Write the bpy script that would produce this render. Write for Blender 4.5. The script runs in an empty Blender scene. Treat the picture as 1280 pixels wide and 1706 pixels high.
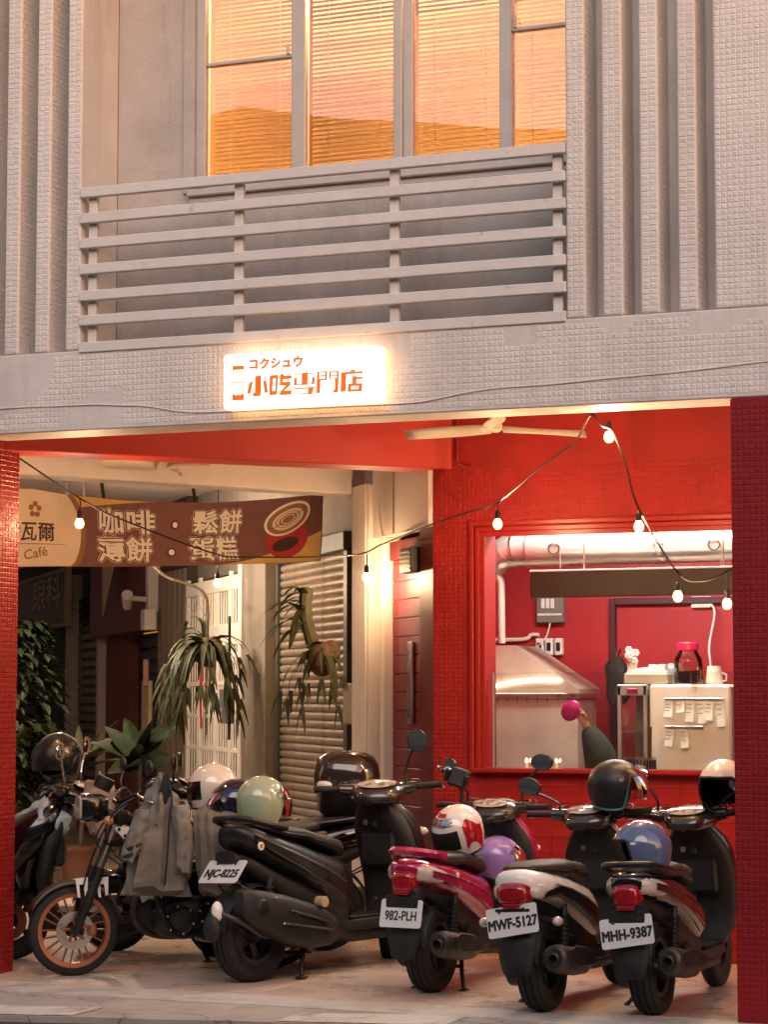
import bpy, bmesh, math, random
from math import sin, cos, pi, radians as R
from mathutils import Matrix, Vector, noise
random.seed(7)
sc = bpy.context.scene
COL = sc.collection

# ------------------------------------------------------------------ camera
cam_d = bpy.data.cameras.new('camera')
cam = bpy.data.objects.new('camera', cam_d); COL.objects.link(cam); sc.camera = cam
cam_d.sensor_fit = 'HORIZONTAL'; cam_d.sensor_width = 36.0; cam_d.lens = 3800/1280*36
cam_d.clip_start = 0.1; cam_d.clip_end = 3000
YAW = math.atan(3800/9350); PITCH = math.atan(307/3800)
cam.location = (6.865, -10.868, 1.55)
cam.rotation_euler = (pi/2+PITCH, 0, YAW)

# ------------------------------------------------------------------ sky, sun, exposure
world = bpy.data.worlds.new("World"); sc.world = world; world.use_nodes = True
wn = world.node_tree; wn.nodes.clear()
sky = wn.nodes.new('ShaderNodeTexSky'); sky.sky_type = 'NISHITA'; sky.sun_disc = False
SUN_DIR = Vector((0.75, -0.65, 0.10)).normalized()          # towards the set sun, behind the camera
sky.sun_elevation = R(4.0); sky.sun_rotation = math.atan2(SUN_DIR.x, SUN_DIR.y)
sky.air_density = 1.6; sky.dust_density = 2.5; sky.ozone_density = 2.0
tint = wn.nodes.new('ShaderNodeMix'); tint.data_type = 'RGBA'; tint.blend_type = 'MULTIPLY'; tint.inputs[0].default_value = 1.0
tint.inputs[7].default_value = (1.0, 0.86, 0.90, 1)
bg = wn.nodes.new('ShaderNodeBackground'); bg.inputs[1].default_value = 0.15
wo = wn.nodes.new('ShaderNodeOutputWorld')
wn.links.new(sky.outputs[0], tint.inputs[6]); wn.links.new(tint.outputs[2], bg.inputs[0]); wn.links.new(bg.outputs[0], wo.inputs[0])
sun_d = bpy.data.lights.new('sun', 'SUN'); sun = bpy.data.objects.new('sun', sun_d); COL.objects.link(sun)
sun_d.energy = 0.22; sun_d.angle = R(40); sun_d.color = (1.0, 0.78, 0.68)
sun.rotation_euler = Vector((0.25, -0.8, 0.5)).to_track_quat('Z', 'Y').to_euler()
sc.view_settings.view_transform = 'Standard'; sc.view_settings.look = 'None'
sc.view_settings.exposure = 2.65; sc.view_settings.gamma = 1.0; sc.view_settings.use_curve_mapping = False
sc.render.engine = 'CYCLES'
sc.cycles.use_denoising = True
sc.cycles.max_bounces = 7; sc.cycles.diffuse_bounces = 4; sc.cycles.glossy_bounces = 4
sc.cycles.transmission_bounces = 6; sc.cycles.transparent_max_bounces = 12
sc.cycles.sample_clamp_indirect = 5.0; sc.cycles.caustics_reflective = False; sc.cycles.caustics_refractive = False

# ------------------------------------------------------------------ materials
def mat(name, col, rough=0.5, metal=0.0, var=0.0, vscale=6.0, bump=0.0, bscale=60.0, coat=0.0, rvar=0.0,
        dirt=None, dscale=3.0, dlo=0.5, dhi=0.75, trans=0.0, spec=0.5, streak=False, alpha=1.0):
    m = bpy.data.materials.new(name); m.use_nodes = True
    nt = m.node_tree; b = nt.nodes['Principled BSDF']
    def N(t): return nt.nodes.new(t)
    L = nt.links.new
    b.inputs['Base Color'].default_value = (*col, 1); b.inputs['Roughness'].default_value = rough
    b.inputs['Metallic'].default_value = metal; b.inputs['Coat Weight'].default_value = coat
    b.inputs['Coat Roughness'].default_value = 0.06
    b.inputs['Transmission Weight'].default_value = trans; b.inputs['Specular IOR Level'].default_value = spec
    b.inputs['Alpha'].default_value = alpha
    tc = N('ShaderNodeTexCoord')
    cur = None
    if var > 0:
        n = N('ShaderNodeTexNoise'); n.inputs['Scale'].default_value = vscale; n.inputs['Detail'].default_value = 6
        n.inputs['Roughness'].default_value = 0.65
        L(tc.outputs['Object'], n.inputs['Vector'])
        mr = N('ShaderNodeMapRange'); mr.inputs[1].default_value = 0.3; mr.inputs[2].default_value = 0.7
        mr.inputs[3].default_value = 1-var; mr.inputs[4].default_value = 1+var
        L(n.outputs['Fac'], mr.inputs[0])
        mx = N('ShaderNodeMix'); mx.data_type = 'RGBA'; mx.blend_type = 'MULTIPLY'; mx.inputs[0].default_value = 1
        mx.inputs[6].default_value = (*col, 1)
        cb = N('ShaderNodeCombineColor')
        for i in range(3): L(mr.outputs[0], cb.inputs[i])
        L(cb.outputs[0], mx.inputs[7]); cur = mx.outputs[2]
        if rvar > 0:
            r2 = N('ShaderNodeMapRange'); r2.inputs[1].default_value = 0.3; r2.inputs[2].default_value = 0.7
            r2.inputs[3].default_value = max(0.02, rough-rvar); r2.inputs[4].default_value = min(1, rough+rvar)
            L(n.outputs['Fac'], r2.inputs[0]); L(r2.outputs[0], b.inputs['Roughness'])
    if dirt:
        n = N('ShaderNodeTexNoise'); n.inputs['Scale'].default_value = dscale; n.inputs['Detail'].default_value = 8
        n.inputs['Roughness'].default_value = 0.7
        if streak:
            mp = N('ShaderNodeMapping'); mp.inputs['Scale'].default_value = (1, 1, 0.12)
            L(tc.outputs['Object'], mp.inputs[0]); L(mp.outputs[0], n.inputs['Vector'])
        else: L(tc.outputs['Object'], n.inputs['Vector'])
        mr = N('ShaderNodeMapRange'); mr.inputs[1].default_value = dlo; mr.inputs[2].default_value = dhi
        L(n.outputs['Fac'], mr.inputs[0])
        mx = N('ShaderNodeMix'); mx.data_type = 'RGBA'
        if cur: L(cur, mx.inputs[6])
        else: mx.inputs[6].default_value = (*col, 1)
        mx.inputs[7].default_value = (*dirt, 1); L(mr.outputs[0], mx.inputs[0]); cur = mx.outputs[2]
    if cur: L(cur, b.inputs['Base Color'])
    if bump > 0:
        n = N('ShaderNodeTexNoise'); n.inputs['Scale'].default_value = bscale; n.inputs['Detail'].default_value = 4
        L(tc.outputs['Object'], n.inputs['Vector'])
        bp = N('ShaderNodeBump'); bp.inputs['Strength'].default_value = bump; bp.inputs['Distance'].default_value = 0.01
        L(n.outputs['Fac'], bp.inputs['Height']); L(bp.outputs[0], b.inputs['Normal'])
    return m

def emit(name, col, strength, base=(0.8, 0.8, 0.8)):
    m = mat(name, base, 0.4); b = m.node_tree.nodes['Principled BSDF']
    b.inputs['Emission Color'].default_value = (*col, 1); b.inputs['Emission Strength'].default_value = strength
    return m

def glass_mat(name, refl=0.12, tint_c=(1, 1, 1), rough=0.0, refl_tint=(1, 1, 1)):
    m = bpy.data.materials.new(name); m.use_nodes = True; nt = m.node_tree; nt.nodes.clear()
    t = nt.nodes.new('ShaderNodeBsdfTransparent'); t.inputs[0].default_value = (*tint_c, 1)
    g = nt.nodes.new('ShaderNodeBsdfGlossy'); g.inputs['Roughness'].default_value = rough; g.inputs['Color'].default_value = (*refl_tint, 1)
    fr = nt.nodes.new('ShaderNodeFresnel'); fr.inputs[0].default_value = 1.45
    ad = nt.nodes.new('ShaderNodeMath'); ad.operation = 'ADD'; ad.inputs[1].default_value = refl; ad.use_clamp = True
    mx = nt.nodes.new('ShaderNodeMixShader'); o = nt.nodes.new('ShaderNodeOutputMaterial')
    nt.links.new(fr.outputs[0], ad.inputs[0]); nt.links.new(ad.outputs[0], mx.inputs[0])
    nt.links.new(t.outputs[0], mx.inputs[1]); nt.links.new(g.outputs[0], mx.inputs[2]); nt.links.new(mx.outputs[0], o.inputs[0])
    return m

def translucent_mat(name, col, fac=0.6):
    m = bpy.data.materials.new(name); m.use_nodes = True; nt = m.node_tree; nt.nodes.clear()
    d = nt.nodes.new('ShaderNodeBsdfDiffuse'); d.inputs[0].default_value = (*col, 1)
    t = nt.nodes.new('ShaderNodeBsdfTranslucent'); t.inputs[0].default_value = (*col, 1)
    mx = nt.nodes.new('ShaderNodeMixShader'); mx.inputs[0].default_value = fac
    o = nt.nodes.new('ShaderNodeOutputMaterial')
    nt.links.new(d.outputs[0], mx.inputs[1]); nt.links.new(t.outputs[0], mx.inputs[2]); nt.links.new(mx.outputs[0], o.inputs[0])
    return m

M = dict(
    white=mat('painted_wall_white', (0.70, 0.645, 0.61), 0.55, var=0.10, vscale=2.2, bump=0.25, bscale=45, dirt=(0.45, 0.39, 0.34), dscale=3.5, dlo=0.48, dhi=0.82, streak=True),
    whitetile=mat('painted_mosaic_white', (0.73, 0.675, 0.64), 0.45, var=0.08, vscale=3, bump=0.15, bscale=90, dirt=(0.50, 0.44, 0.385), dscale=3, dlo=0.47, dhi=0.82, streak=True),
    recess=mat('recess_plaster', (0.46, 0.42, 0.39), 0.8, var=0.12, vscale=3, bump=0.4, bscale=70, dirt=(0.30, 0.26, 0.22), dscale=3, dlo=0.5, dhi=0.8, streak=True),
    rail=mat('rail_paint', (0.70, 0.655, 0.62), 0.5, var=0.06, vscale=8, bump=0.1, bscale=40, dirt=(0.36, 0.27, 0.20), dscale=7, dlo=0.62, dhi=0.72),
    alu=mat('window_aluminium', (0.55, 0.50, 0.47), 0.45, 0.2, var=0.08, dirt=(0.3, 0.27, 0.25), dscale=6, dlo=0.6, dhi=0.85),
    red=mat('red_painted_wall', (0.30, 0.014, 0.011), 0.6, var=0.20, vscale=2.5, bump=0.15, bscale=40, dirt=(0.17, 0.012, 0.010), dscale=3, dlo=0.48, dhi=0.78, streak=True, spec=0.3),
    redtile=mat('red_painted_mosaic', (0.30, 0.013, 0.011), 0.5, var=0.20, rvar=0.12, vscale=3, bump=0.1, bscale=80, dirt=(0.17, 0.011, 0.010), dscale=4, dlo=0.5, dhi=0.85, streak=True, spec=0.25),
    maroon=mat('maroon_paint', (0.12, 0.007, 0.011), 0.5, var=0.12, vscale=3, bump=0.1, bscale=40),
    redtrim=mat('red_gloss_trim', (0.30, 0.012, 0.010), 0.35, var=0.08, vscale=6),
    kred=mat('kitchen_red_wall', (0.34, 0.013, 0.017), 0.5, var=0.12, vscale=2.0, bump=0.25, bscale=9),
    pillar=mat('dark_red_pillar_mosaic', (0.25, 0.008, 0.012), 0.6, var=0.12, vscale=3, bump=0.1, bscale=80, dirt=(0.18, 0.006, 0.010), dscale=4, dlo=0.55, dhi=0.85, streak=True, spec=0.3),
    cream=mat('cream_plaster', (0.66, 0.60, 0.555), 0.7, var=0.07, vscale=2.5, bump=0.1, bscale=40, dirt=(0.5, 0.42, 0.34), dscale=2, dlo=0.55, dhi=0.9, streak=True),
    black=mat('black_plastic', (0.0085, 0.008, 0.0085), 0.36, var=0.25, vscale=9, rvar=0.14, bump=0.05, bscale=200, dirt=(0.028, 0.024, 0.021), dscale=6, dlo=0.52, dhi=0.8),
    blackmatt=mat('black_textured_plastic', (0.012, 0.011, 0.011), 0.55, var=0.25, vscale=12, rvar=0.1, bump=0.15, bscale=220, dirt=(0.03, 0.025, 0.022), dscale=9, dlo=0.55, dhi=0.85),
    gloss=mat('black_gloss_paint', (0.005, 0.0045, 0.005), 0.16, var=0.2, coat=0.8),
    seat=mat('seat_vinyl', (0.018, 0.016, 0.015), 0.5, var=0.2, vscale=14, bump=0.25, bscale=160),
    seatbrown=mat('brown_seat_vinyl', (0.040, 0.029, 0.023), 0.5, var=0.2, vscale=14, bump=0.25, bscale=160),
    rubber=mat('tyre_rubber', (0.010, 0.0095, 0.0095), 0.72, var=0.3, vscale=20, bump=0.2, bscale=150, dirt=(0.03, 0.026, 0.022), dscale=10, dlo=0.5, dhi=0.9),
    steel=mat('brushed_steel', (0.55, 0.53, 0.50), 0.32, 1.0, var=0.12, vscale=8, rvar=0.1),
    chrome=mat('chrome', (0.75, 0.73, 0.70), 0.08, 1.0),
    darkmetal=mat('dark_cast_metal', (0.045, 0.042, 0.040), 0.45, 0.6, var=0.25, vscale=12, rvar=0.12, bump=0.1, bscale=120),
    muffler=mat('muffler_metal', (0.085, 0.075, 0.068), 0.5, 0.7, var=0.3, vscale=8, rvar=0.15, dirt=(0.10, 0.06, 0.04), dscale=8, dlo=0.5, dhi=0.8),
    copper=mat('copper_rim_paint', (0.40, 0.16, 0.075), 0.32, 0.6, var=0.12, vscale=12),
    magenta=mat('magenta_pearl_paint', (0.42, 0.010, 0.085), 0.24, 0.3, var=0.12, coat=0.8, rvar=0.08, dirt=(0.30, 0.06, 0.10), dscale=9, dlo=0.58, dhi=0.8),
    whitepaint=mat('white_gloss_paint', (0.88, 0.83, 0.78), 0.24, var=0.05, vscale=9, coat=0.7, rvar=0.08, dirt=(0.6, 0.52, 0.45), dscale=9, dlo=0.6, dhi=0.85),
    brownblack=mat('dark_bronze_paint', (0.05, 0.038, 0.032), 0.22, 0.4, var=0.15, coat=0.9),
    lamp_red=mat('red_lens', (0.33, 0.005, 0.010), 0.08, coat=1.0, var=0.3, vscale=60),
    lamp_clear=mat('clear_lens', (0.56, 0.49, 0.43), 0.10, coat=1.0, var=0.14, vscale=160),
    lamp_amber=mat('amber_lens', (0.5, 0.2, 0.05), 0.12, coat=1.0, var=0.3, vscale=50),
    plate=mat('plate_white', (0.74, 0.71, 0.67), 0.35, var=0.06, vscale=20, dirt=(0.4, 0.35, 0.3), dscale=18, dlo=0.62, dhi=0.8),
    plate_ink=mat('plate_ink', (0.012, 0.012, 0.014), 0.5),
    mirror=mat('mirror_glass', (0.8, 0.8, 0.8), 0.02, 1.0),
    floor=mat('arcade_floor', (0.64, 0.48, 0.37), 0.32, var=0.12, vscale=1.6, rvar=0.12, bump=0.03, bscale=30, dirt=(0.50, 0.37, 0.285), dscale=2.2, dlo=0.5, dhi=0.9),
    cement=mat('cement_edge', (0.54, 0.48, 0.42), 0.75, var=0.14, vscale=5, bump=0.25, bscale=60, dirt=(0.28, 0.235, 0.195), dscale=4, dlo=0.5, dhi=0.75),
    asphalt=mat('asphalt', (0.05, 0.047, 0.045), 0.85, var=0.3, vscale=40, bump=0.6, bscale=160),
    roadpaint=mat('worn_white_paint', (0.62, 0.57, 0.50), 0.7, var=0.12, vscale=9, bump=0.2, bscale=70, dirt=(0.34, 0.30, 0.26), dscale=5, dlo=0.5, dhi=0.66),
    bamboo=mat('pale_wood', (0.5, 0.36, 0.2), 0.5, var=0.1),
)

def concrete():
    m = mat('pavement_concrete', (0.40, 0.345, 0.295), 0.8, var=0.2, vscale=3.2, bump=0.3, bscale=70)
    nt = m.node_tree; b = nt.nodes['Principled BSDF']; L = nt.links.new
    tc = nt.nodes.new('ShaderNodeTexCoord')
    ns = nt.nodes.new('ShaderNodeTexNoise'); ns.inputs['Scale'].default_value = 6; L(tc.outputs['Object'], ns.inputs['Vector'])
    ad = nt.nodes.new('ShaderNodeMix'); ad.data_type = 'RGBA'; ad.blend_type = 'LINEAR_LIGHT'; ad.inputs[0].default_value = 0.12
    L(tc.outputs['Object'], ad.inputs[6]); L(ns.outputs['Color'], ad.inputs[7])
    v = nt.nodes.new('ShaderNodeTexVoronoi'); v.feature = 'DISTANCE_TO_EDGE'; v.inputs['Scale'].default_value = 1.5
    L(ad.outputs[2], v.inputs['Vector'])
    mr = nt.nodes.new('ShaderNodeMapRange'); mr.inputs[1].default_value = 0.0; mr.inputs[2].default_value = 0.012; mr.inputs[3].default_value = 1; mr.inputs[4].default_value = 0
    L(v.outputs['Distance'], mr.inputs[0])
    mx = nt.nodes.new('ShaderNodeMix'); mx.data_type = 'RGBA'; mx.inputs[7].default_value = (0.09, 0.075, 0.062, 1)
    old = b.inputs['Base Color'].links[0].from_socket
    ml = nt.nodes.new('ShaderNodeMath'); ml.operation = 'MULTIPLY'; ml.inputs[1].default_value = 0.8
    L(mr.outputs[0], ml.inputs[0]); L(old, mx.inputs[6]); L(ml.outputs[0], mx.inputs[0]); L(mx.outputs[2], b.inputs['Base Color'])
    return m
M['concrete'] = concrete()

# ------------------------------------------------------------------ mesh builder
def frame(x, y, z, o=(0, 0, 0)):
    m = Matrix.Identity(4)
    for i, a in enumerate((x, y, z)):
        for r in range(3): m[r][i] = a[r]
    for r in range(3): m[r][3] = o[r]
    return m

class MB:
    def __init__(s, T=None): s.v = []; s.f = []; s.mi = []; s.T = T or Matrix.Identity(4)
    def add(s, vs, fs, m=0):
        o = len(s.v)
        s.v += [s.T @ Vector(p) for p in vs]
        for q in fs: s.f.append([o+i for i in q]); s.mi.append(m)
        return s
    def box(s, lo, hi, b=0.0, m=0, rot=None):
        c = [(lo[i]+hi[i])/2 for i in range(3)]; h = [abs(hi[i]-lo[i])/2 for i in range(3)]
        b = min(b, *[x*0.49 for x in h])
        vs = []; fs = []
        if b <= 0:
            for x in (-1, 1):
                for y in (-1, 1):
                    for z in (-1, 1): vs.append((x*h[0], y*h[1], z*h[2]))
            fs = [(0, 1, 3, 2), (4, 6, 7, 5), (0, 4, 5, 1), (2, 3, 7, 6), (0, 2, 6, 4), (1, 5, 7, 3)]
        else:
            idx = {}
            for x in (-1, 1):
                for y in (-1, 1):
                    for z in (-1, 1):
                        for a in range(3):
                            p = [x*(h[0]-b), y*(h[1]-b), z*(h[2]-b)]; p[a] = (x, y, z)[a]*h[a]
                            idx[(x, y, z, a)] = len(vs); vs.append(p)
            def q(*k): return [idx[t] for t in k]
            for a in range(3):
                for sg in (-1, 1):
                    o = [i for i in range(3) if i != a]; ks = []
                    for s1, s2 in ((-1, -1), (1, -1), (1, 1), (-1, 1)):
                        t = [0, 0, 0]; t[a] = sg; t[o[0]] = s1; t[o[1]] = s2; ks.append((*t, a))
                    fs.append(q(*ks))
            for a in range(3):
                o = [i for i in range(3) if i != a]
                for s1 in (-1, 1):
                    for s2 in (-1, 1):
                        def k(e, ax):
                            t = [0, 0, 0]; t[a] = e; t[o[0]] = s1; t[o[1]] = s2; return (*t, ax)
                        fs.append(q(k(-1, o[0]), k(1, o[0]), k(1, o[1]), k(-1, o[1])))
            for x in (-1, 1):
                for y in (-1, 1):
                    for z in (-1, 1): fs.append(q((x, y, z, 0), (x, y, z, 1), (x, y, z, 2)))
            fx = []
            for f in fs:   # outward winding
                a, b2, c2 = (Vector(vs[f[i]]) for i in range(3))
                nrm = (b2-a).cross(c2-a); cen = sum((Vector(vs[i]) for i in f), Vector())/len(f)
                fx.append(f if nrm.dot(cen) > 0 else f[::-1])
            fs = fx
        if rot: vs = [rot @ Vector(p) for p in vs]
        return s.add([(p[0]+c[0], p[1]+c[1], p[2]+c[2]) for p in vs], fs, m)
    def loft(s, rings, m=0, caps=True, closed=True):
        n = len(rings[0]); vs = [p for r in rings for p in r]; fs = []
        for i in range(len(rings)-1):
            for j in range(n if closed else n-1):
                k = (j+1) % n; fs.append((i*n+j, i*n+k, (i+1)*n+k, (i+1)*n+j))
        if caps and closed:
            fs.append(tuple(range(n))[::-1]); fs.append(tuple((len(rings)-1)*n+j for j in range(n)))
        return s.add(vs, fs, m)
    def tube(s, pts, r, n=8, m=0, caps=True):
        pts = [Vector(p) for p in pts]; rings = []; up = None
        for i, p in enumerate(pts):
            t = (pts[min(i+1, len(pts)-1)]-pts[max(i-1, 0)]).normalized()
            if up is None: up = Vector((0, 0, 1)) if abs(t.z) < 0.9 else Vector((1, 0, 0))
            a = t.cross(up).normalized(); bb = a.cross(t).normalized(); up = bb
            rr = r[i] if isinstance(r, (list, tuple)) else r
            rings.append([p+a*(cos(2*pi*j/n)*rr)+bb*(sin(2*pi*j/n)*rr) for j in range(n)])
        return s.loft(rings, m, caps)
    def lathe(s, prof, n=20, T=None, m=0, caps=False):
        T = T or Matrix.Identity(4)
        rings = [[T @ Vector((r*cos(2*pi*j/n), r*sin(2*pi*j/n), z)) for j in range(n)] for r, z in prof]
        return s.loft(rings, m, caps)
    def ell(s, c, r, nu=16, nv=10, m=0, rot=None):
        rings = []
        for i in range(nv+1):
            a = -pi/2+pi*i/nv; rr = max(cos(a), 1e-3)
            ring = [Vector((r[0]*rr*cos(2*pi*j/nu), r[1]*rr*sin(2*pi*j/nu), r[2]*sin(a))) for j in range(nu)]
            if rot: ring = [rot @ p for p in ring]
            rings.append([p+Vector(c) for p in ring])
        return s.loft(rings, m, True)
    def prism(s, poly, d0, d1, T, m=0):
        n = len(poly); vs = [T @ Vector((x, y, d0)) for x, y in poly]+[T @ Vector((x, y, d1)) for x, y in poly]
        fs = [tuple(range(n))[::-1], tuple(range(n, 2*n))]+[(i, (i+1) % n, n+(i+1) % n, n+i) for i in range(n)]
        return s.add(vs, fs, m)
    def build(s, name, mats, parent=None, smooth=35, kind=None):
        me = bpy.data.meshes.new(name)
        me.from_pydata([tuple(p) for p in s.v], [], s.f)
        for mm in (mats if isinstance(mats, (list, tuple)) else [mats]): me.materials.append(mm)
        if any(s.mi): me.polygons.foreach_set('material_index', s.mi)
        if smooth:
            me.polygons.foreach_set('use_smooth', [True]*len(me.polygons))
            me.update(); me.set_sharp_from_angle(angle=R(smooth))
        me.update()
        o = bpy.data.objects.new(name, me); COL.objects.link(o)
        if parent: o.parent = parent
        if kind: o['kind'] = kind
        return o

def link(name, me, parent=None):
    o = bpy.data.objects.new(name, me); COL.objects.link(o)
    if parent: o.parent = parent
    return o

def thing(name, label, cat, loc=(0, 0, 0), rz=0.0, group=None):
    o = bpy.data.objects.new(name, None); COL.objects.link(o)
    o.empty_display_size = 0.1
    o.location = loc; o.rotation_euler = (0, 0, rz); o['label'] = label; o['category'] = cat
    if group: o['group'] = group
    return o

def ring_yz(x, zc, hw, hh, n=20, e=2.6, yc=0.0):
    r = []
    for j in range(n):
        a = 2*pi*j/n; ca, sa = cos(a), sin(a)
        r.append((x, yc+hw*math.copysign(abs(ca)**(2/e), ca), zc+hh*math.copysign(abs(sa)**(2/e), sa)))
    return r
def ring_xy(z, xc, hx, hy, n=20, e=2.6, yc=0.0):
    r = []
    for j in range(n):
        a = 2*pi*j/n; ca, sa = cos(a), sin(a)
        r.append((xc+hx*math.copysign(abs(ca)**(2/e), ca), yc+hy*math.copysign(abs(sa)**(2/e), sa), z))
    return r

def text_mesh(name, body, size, m, T, parent, off=0.0, depth=0.0006, sx=1.0, align='CENTER', spacing=1.0, n=10):
    """lettering; off thickens every stroke by laying copies round a circle"""
    cu = bpy.data.curves.new(name, 'FONT'); cu.body = body; cu.size = size; cu.extrude = depth
    cu.align_x = align; cu.align_y = 'CENTER'; cu.space_character = spacing; cu.resolution_u = 4
    t = bpy.data.objects.new(name+'_src', cu)
    me = bpy.data.meshes.new_from_object(t)
    bpy.data.objects.remove(t); bpy.data.curves.remove(cu)
    me.name = name; me.materials.clear(); me.materials.append(m)
    me.transform(Matrix.Diagonal((sx, 1, 1, 1)))
    if off:
        bm = bmesh.new(); bm.from_mesh(me); src = me.copy()
        for k in range(n):
            c2 = src.copy(); c2.transform(Matrix.Translation((off*cos(2*pi*k/n), off*sin(2*pi*k/n), (k+1)*.00004))); bm.from_mesh(c2); bpy.data.meshes.remove(c2)
        bm.to_mesh(me); bm.free(); bpy.data.meshes.remove(src)
    me.transform(T)
    o = bpy.data.objects.new(name, me); COL.objects.link(o)
    if parent: o.parent = parent
    return o

def mosaic(mb, o, u, v, w, h, pitch=0.0285, gap=0.004, rise=0.0023, skip=None):
    """small square tiles, each its own bevelled bump, in the rectangle o + u*[0,w] + v*[0,h]"""
    o, u, v = Vector(o), Vector(u), Vector(v); nrm = u.cross(v).normalized()
    nu, nv = int(w/pitch), int(h/pitch); pu, pv = w/nu, h/nv; g = gap/2; b = 0.0045
    for i in range(nu):
        for j in range(nv):
            if skip and skip((i+.5)*pu, (j+.5)*pv): continue
            x0, x1, y0, y1 = i*pu+g, (i+1)*pu-g, j*pv+g, (j+1)*pv-g
            q = rise*random.uniform(0.55, 1.15); tx = random.uniform(-.0008, .0008); ty = random.uniform(-.0008, .0008)
            base = [o+u*x+v*y for x, y in ((x0, y0), (x1, y0), (x1, y1), (x0, y1))]
            top = [o+u*x+v*y+nrm*(q+a*tx+c*ty) for x, y, a, c in ((x0+b, y0+b, -1, -1), (x1-b, y0+b, 1, -1), (x1-b, y1-b, 1, 1), (x0+b, y1-b, -1, 1))]
            mb.add(base+top, [(4, 5, 6, 7), (0, 1, 5, 4), (1, 2, 6, 5), (2, 3, 7, 6), (3, 0, 4, 7)])
    return mb
# ================================================================== THE SETTING: ground
def sheet(name, pts, z, m, thick=None):
    mb = MB(); T = Matrix.Identity(4)
    if thick: mb.prism(pts, z-thick, z, T)
    else: mb.add([(x, y, z) for x, y in pts], [tuple(range(len(pts)))])
    o = mb.build(name, m, smooth=0, kind='structure'); return o
sheet('road', [(-600, -600), (600, -600), (600, 600), (-600, 600)], -0.035, M['asphalt'])
# pavement slab whose broken front edge runs slightly askew to the shop front
rnd = random.Random(3)
edge = []
n = 90
for i in range(n+1):
    x = -9+18*i/n
    edge.append((x, min(-1.07+0.20*(x-0.84), -0.48)+0.035*noise.noise(Vector((x*1.7, 3.1, 0)))+0.02*noise.noise(Vector((x*6.1, 1.1, 0)))))
sheet('pavement', edge+[(9, 0.01), (-9, 0.01)], -0.004, M['concrete'], 0.2)
pe = [(x, y+0.02+0.02*noise.noise(Vector((x*5, 9, 0)))) for x, y in edge]
def paint(x0, x1, name):
    a = [p for p in pe if x0 <= p[0] <= x1]
    b = [(x, y+0.33+0.12*noise.noise(Vector((x*3.3, 5, 0)))+0.02*noise.noise(Vector((x*11, 5, 0)))) for x, y in a]
    sheet(name, a+b[::-1], 0.0, M['roadpaint'])
paint(-2.2, 1.35, 'kerb_marking'); paint(2.15, 3.1, 'kerb_marking'); paint(3.4, 5.5, 'kerb_marking')
ce = [(-9+18*i/60, -0.30+0.03*noise.noise(Vector((i*0.7, 0, 4)))+0.012*noise.noise(Vector((i*3.1, 0, 4)))) for i in range(61)]
sheet('cement_strip', ce+[(9, 0.03), (-9, 0.03)], 0.001, M['cement'], 0.1)
# arcade floor of large polished tiles
fl = sheet('arcade_floor', [(-14, 0.032), (6.5, 0.032), (6.5, 22), (-14, 22)], -0.004, M['floor'], 0.15)
t0 = MB().box((-0.298, -0.298, -0.01), (0.298, 0.298, 0.0), 0.002).build('floor_tile', M['floor'], fl, smooth=0)
meT = t0.data; first = True
for i in range(12):
    for j in range(5):
        p = (-1.3+0.6*i+0.3, 0.34+0.6*j, 0.003)
        if first: t0.location = p; first = False
        else:
            o = link('floor_tile', meT, fl); o.location = p; o.rotation_euler = (0, 0, random.choice((0, pi/2, pi, -pi/2)))

# ================================================================== SHOP BUILDING
shop = thing('shop_building', 'white mosaic fronted building over a red painted ground floor arcade', 'building')
def part(mb, name, m, parent=shop, **k): return mb.build(name, m, parent, **k)
H = 3.0
# front beam with mosaic face
fb = part(MB().box((-2.5, 0, H), (6.5, 0.3, 3.44), 0.006), 'front_beam', M['white'], smooth=0)
def bare(x, y):   # patches where thick paint has filled the joints
    X = x-0.6
    return (noise.noise(Vector((X*1.1, y*2.0, 7.7))) > 0.42) or (X > 3.1 and y > .3 and noise.noise(Vector((X*3, y*6, 2))) > 0.1) or (X < .9 and noise.noise(Vector((X*2, y*3, 4))) > 0.05)
part(mosaic(MB(), (-0.6, 0, H+0.02), (1, 0, 0), (0, 0, 1), 5.7, 0.395, skip=bare), 'mosaic_tiles', M['whitetile'], fb, smooth=0, kind='stuff')
# left and right pillars
pl = part(MB().box((-0.75, 0.0, -0.02), (0.0, 0.45, H-0.002), 0.006), 'pillar', M['redtile'], smooth=0)
mm = mosaic(MB(), (0, 0, 0.05), (0, 1, 0), (0, 0, 1), 0.45, 2.92, rise=.0026)
mosaic(mm, (-0.75, 0, 0.05), (1, 0, 0), (0, 0, 1), 0.75, 2.92)
part(mm, 'mosaic_tiles', M['redtile'], pl, smooth=0, kind='stuff')
pr = part(MB().box((4.27, -0.002, -0.02), (5.1, 0.45, H-0.002), 0.006), 'pillar', M['pillar'], smooth=0)
mm = mosaic(MB(), (4.27, -0.002, 0.05), (1, 0, 0), (0, 0, 1), 0.8, 2.92, rise=.0022)
part(mm, 'mosaic_tiles', M['pillar'], pr, smooth=0, kind='stuff')
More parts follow.
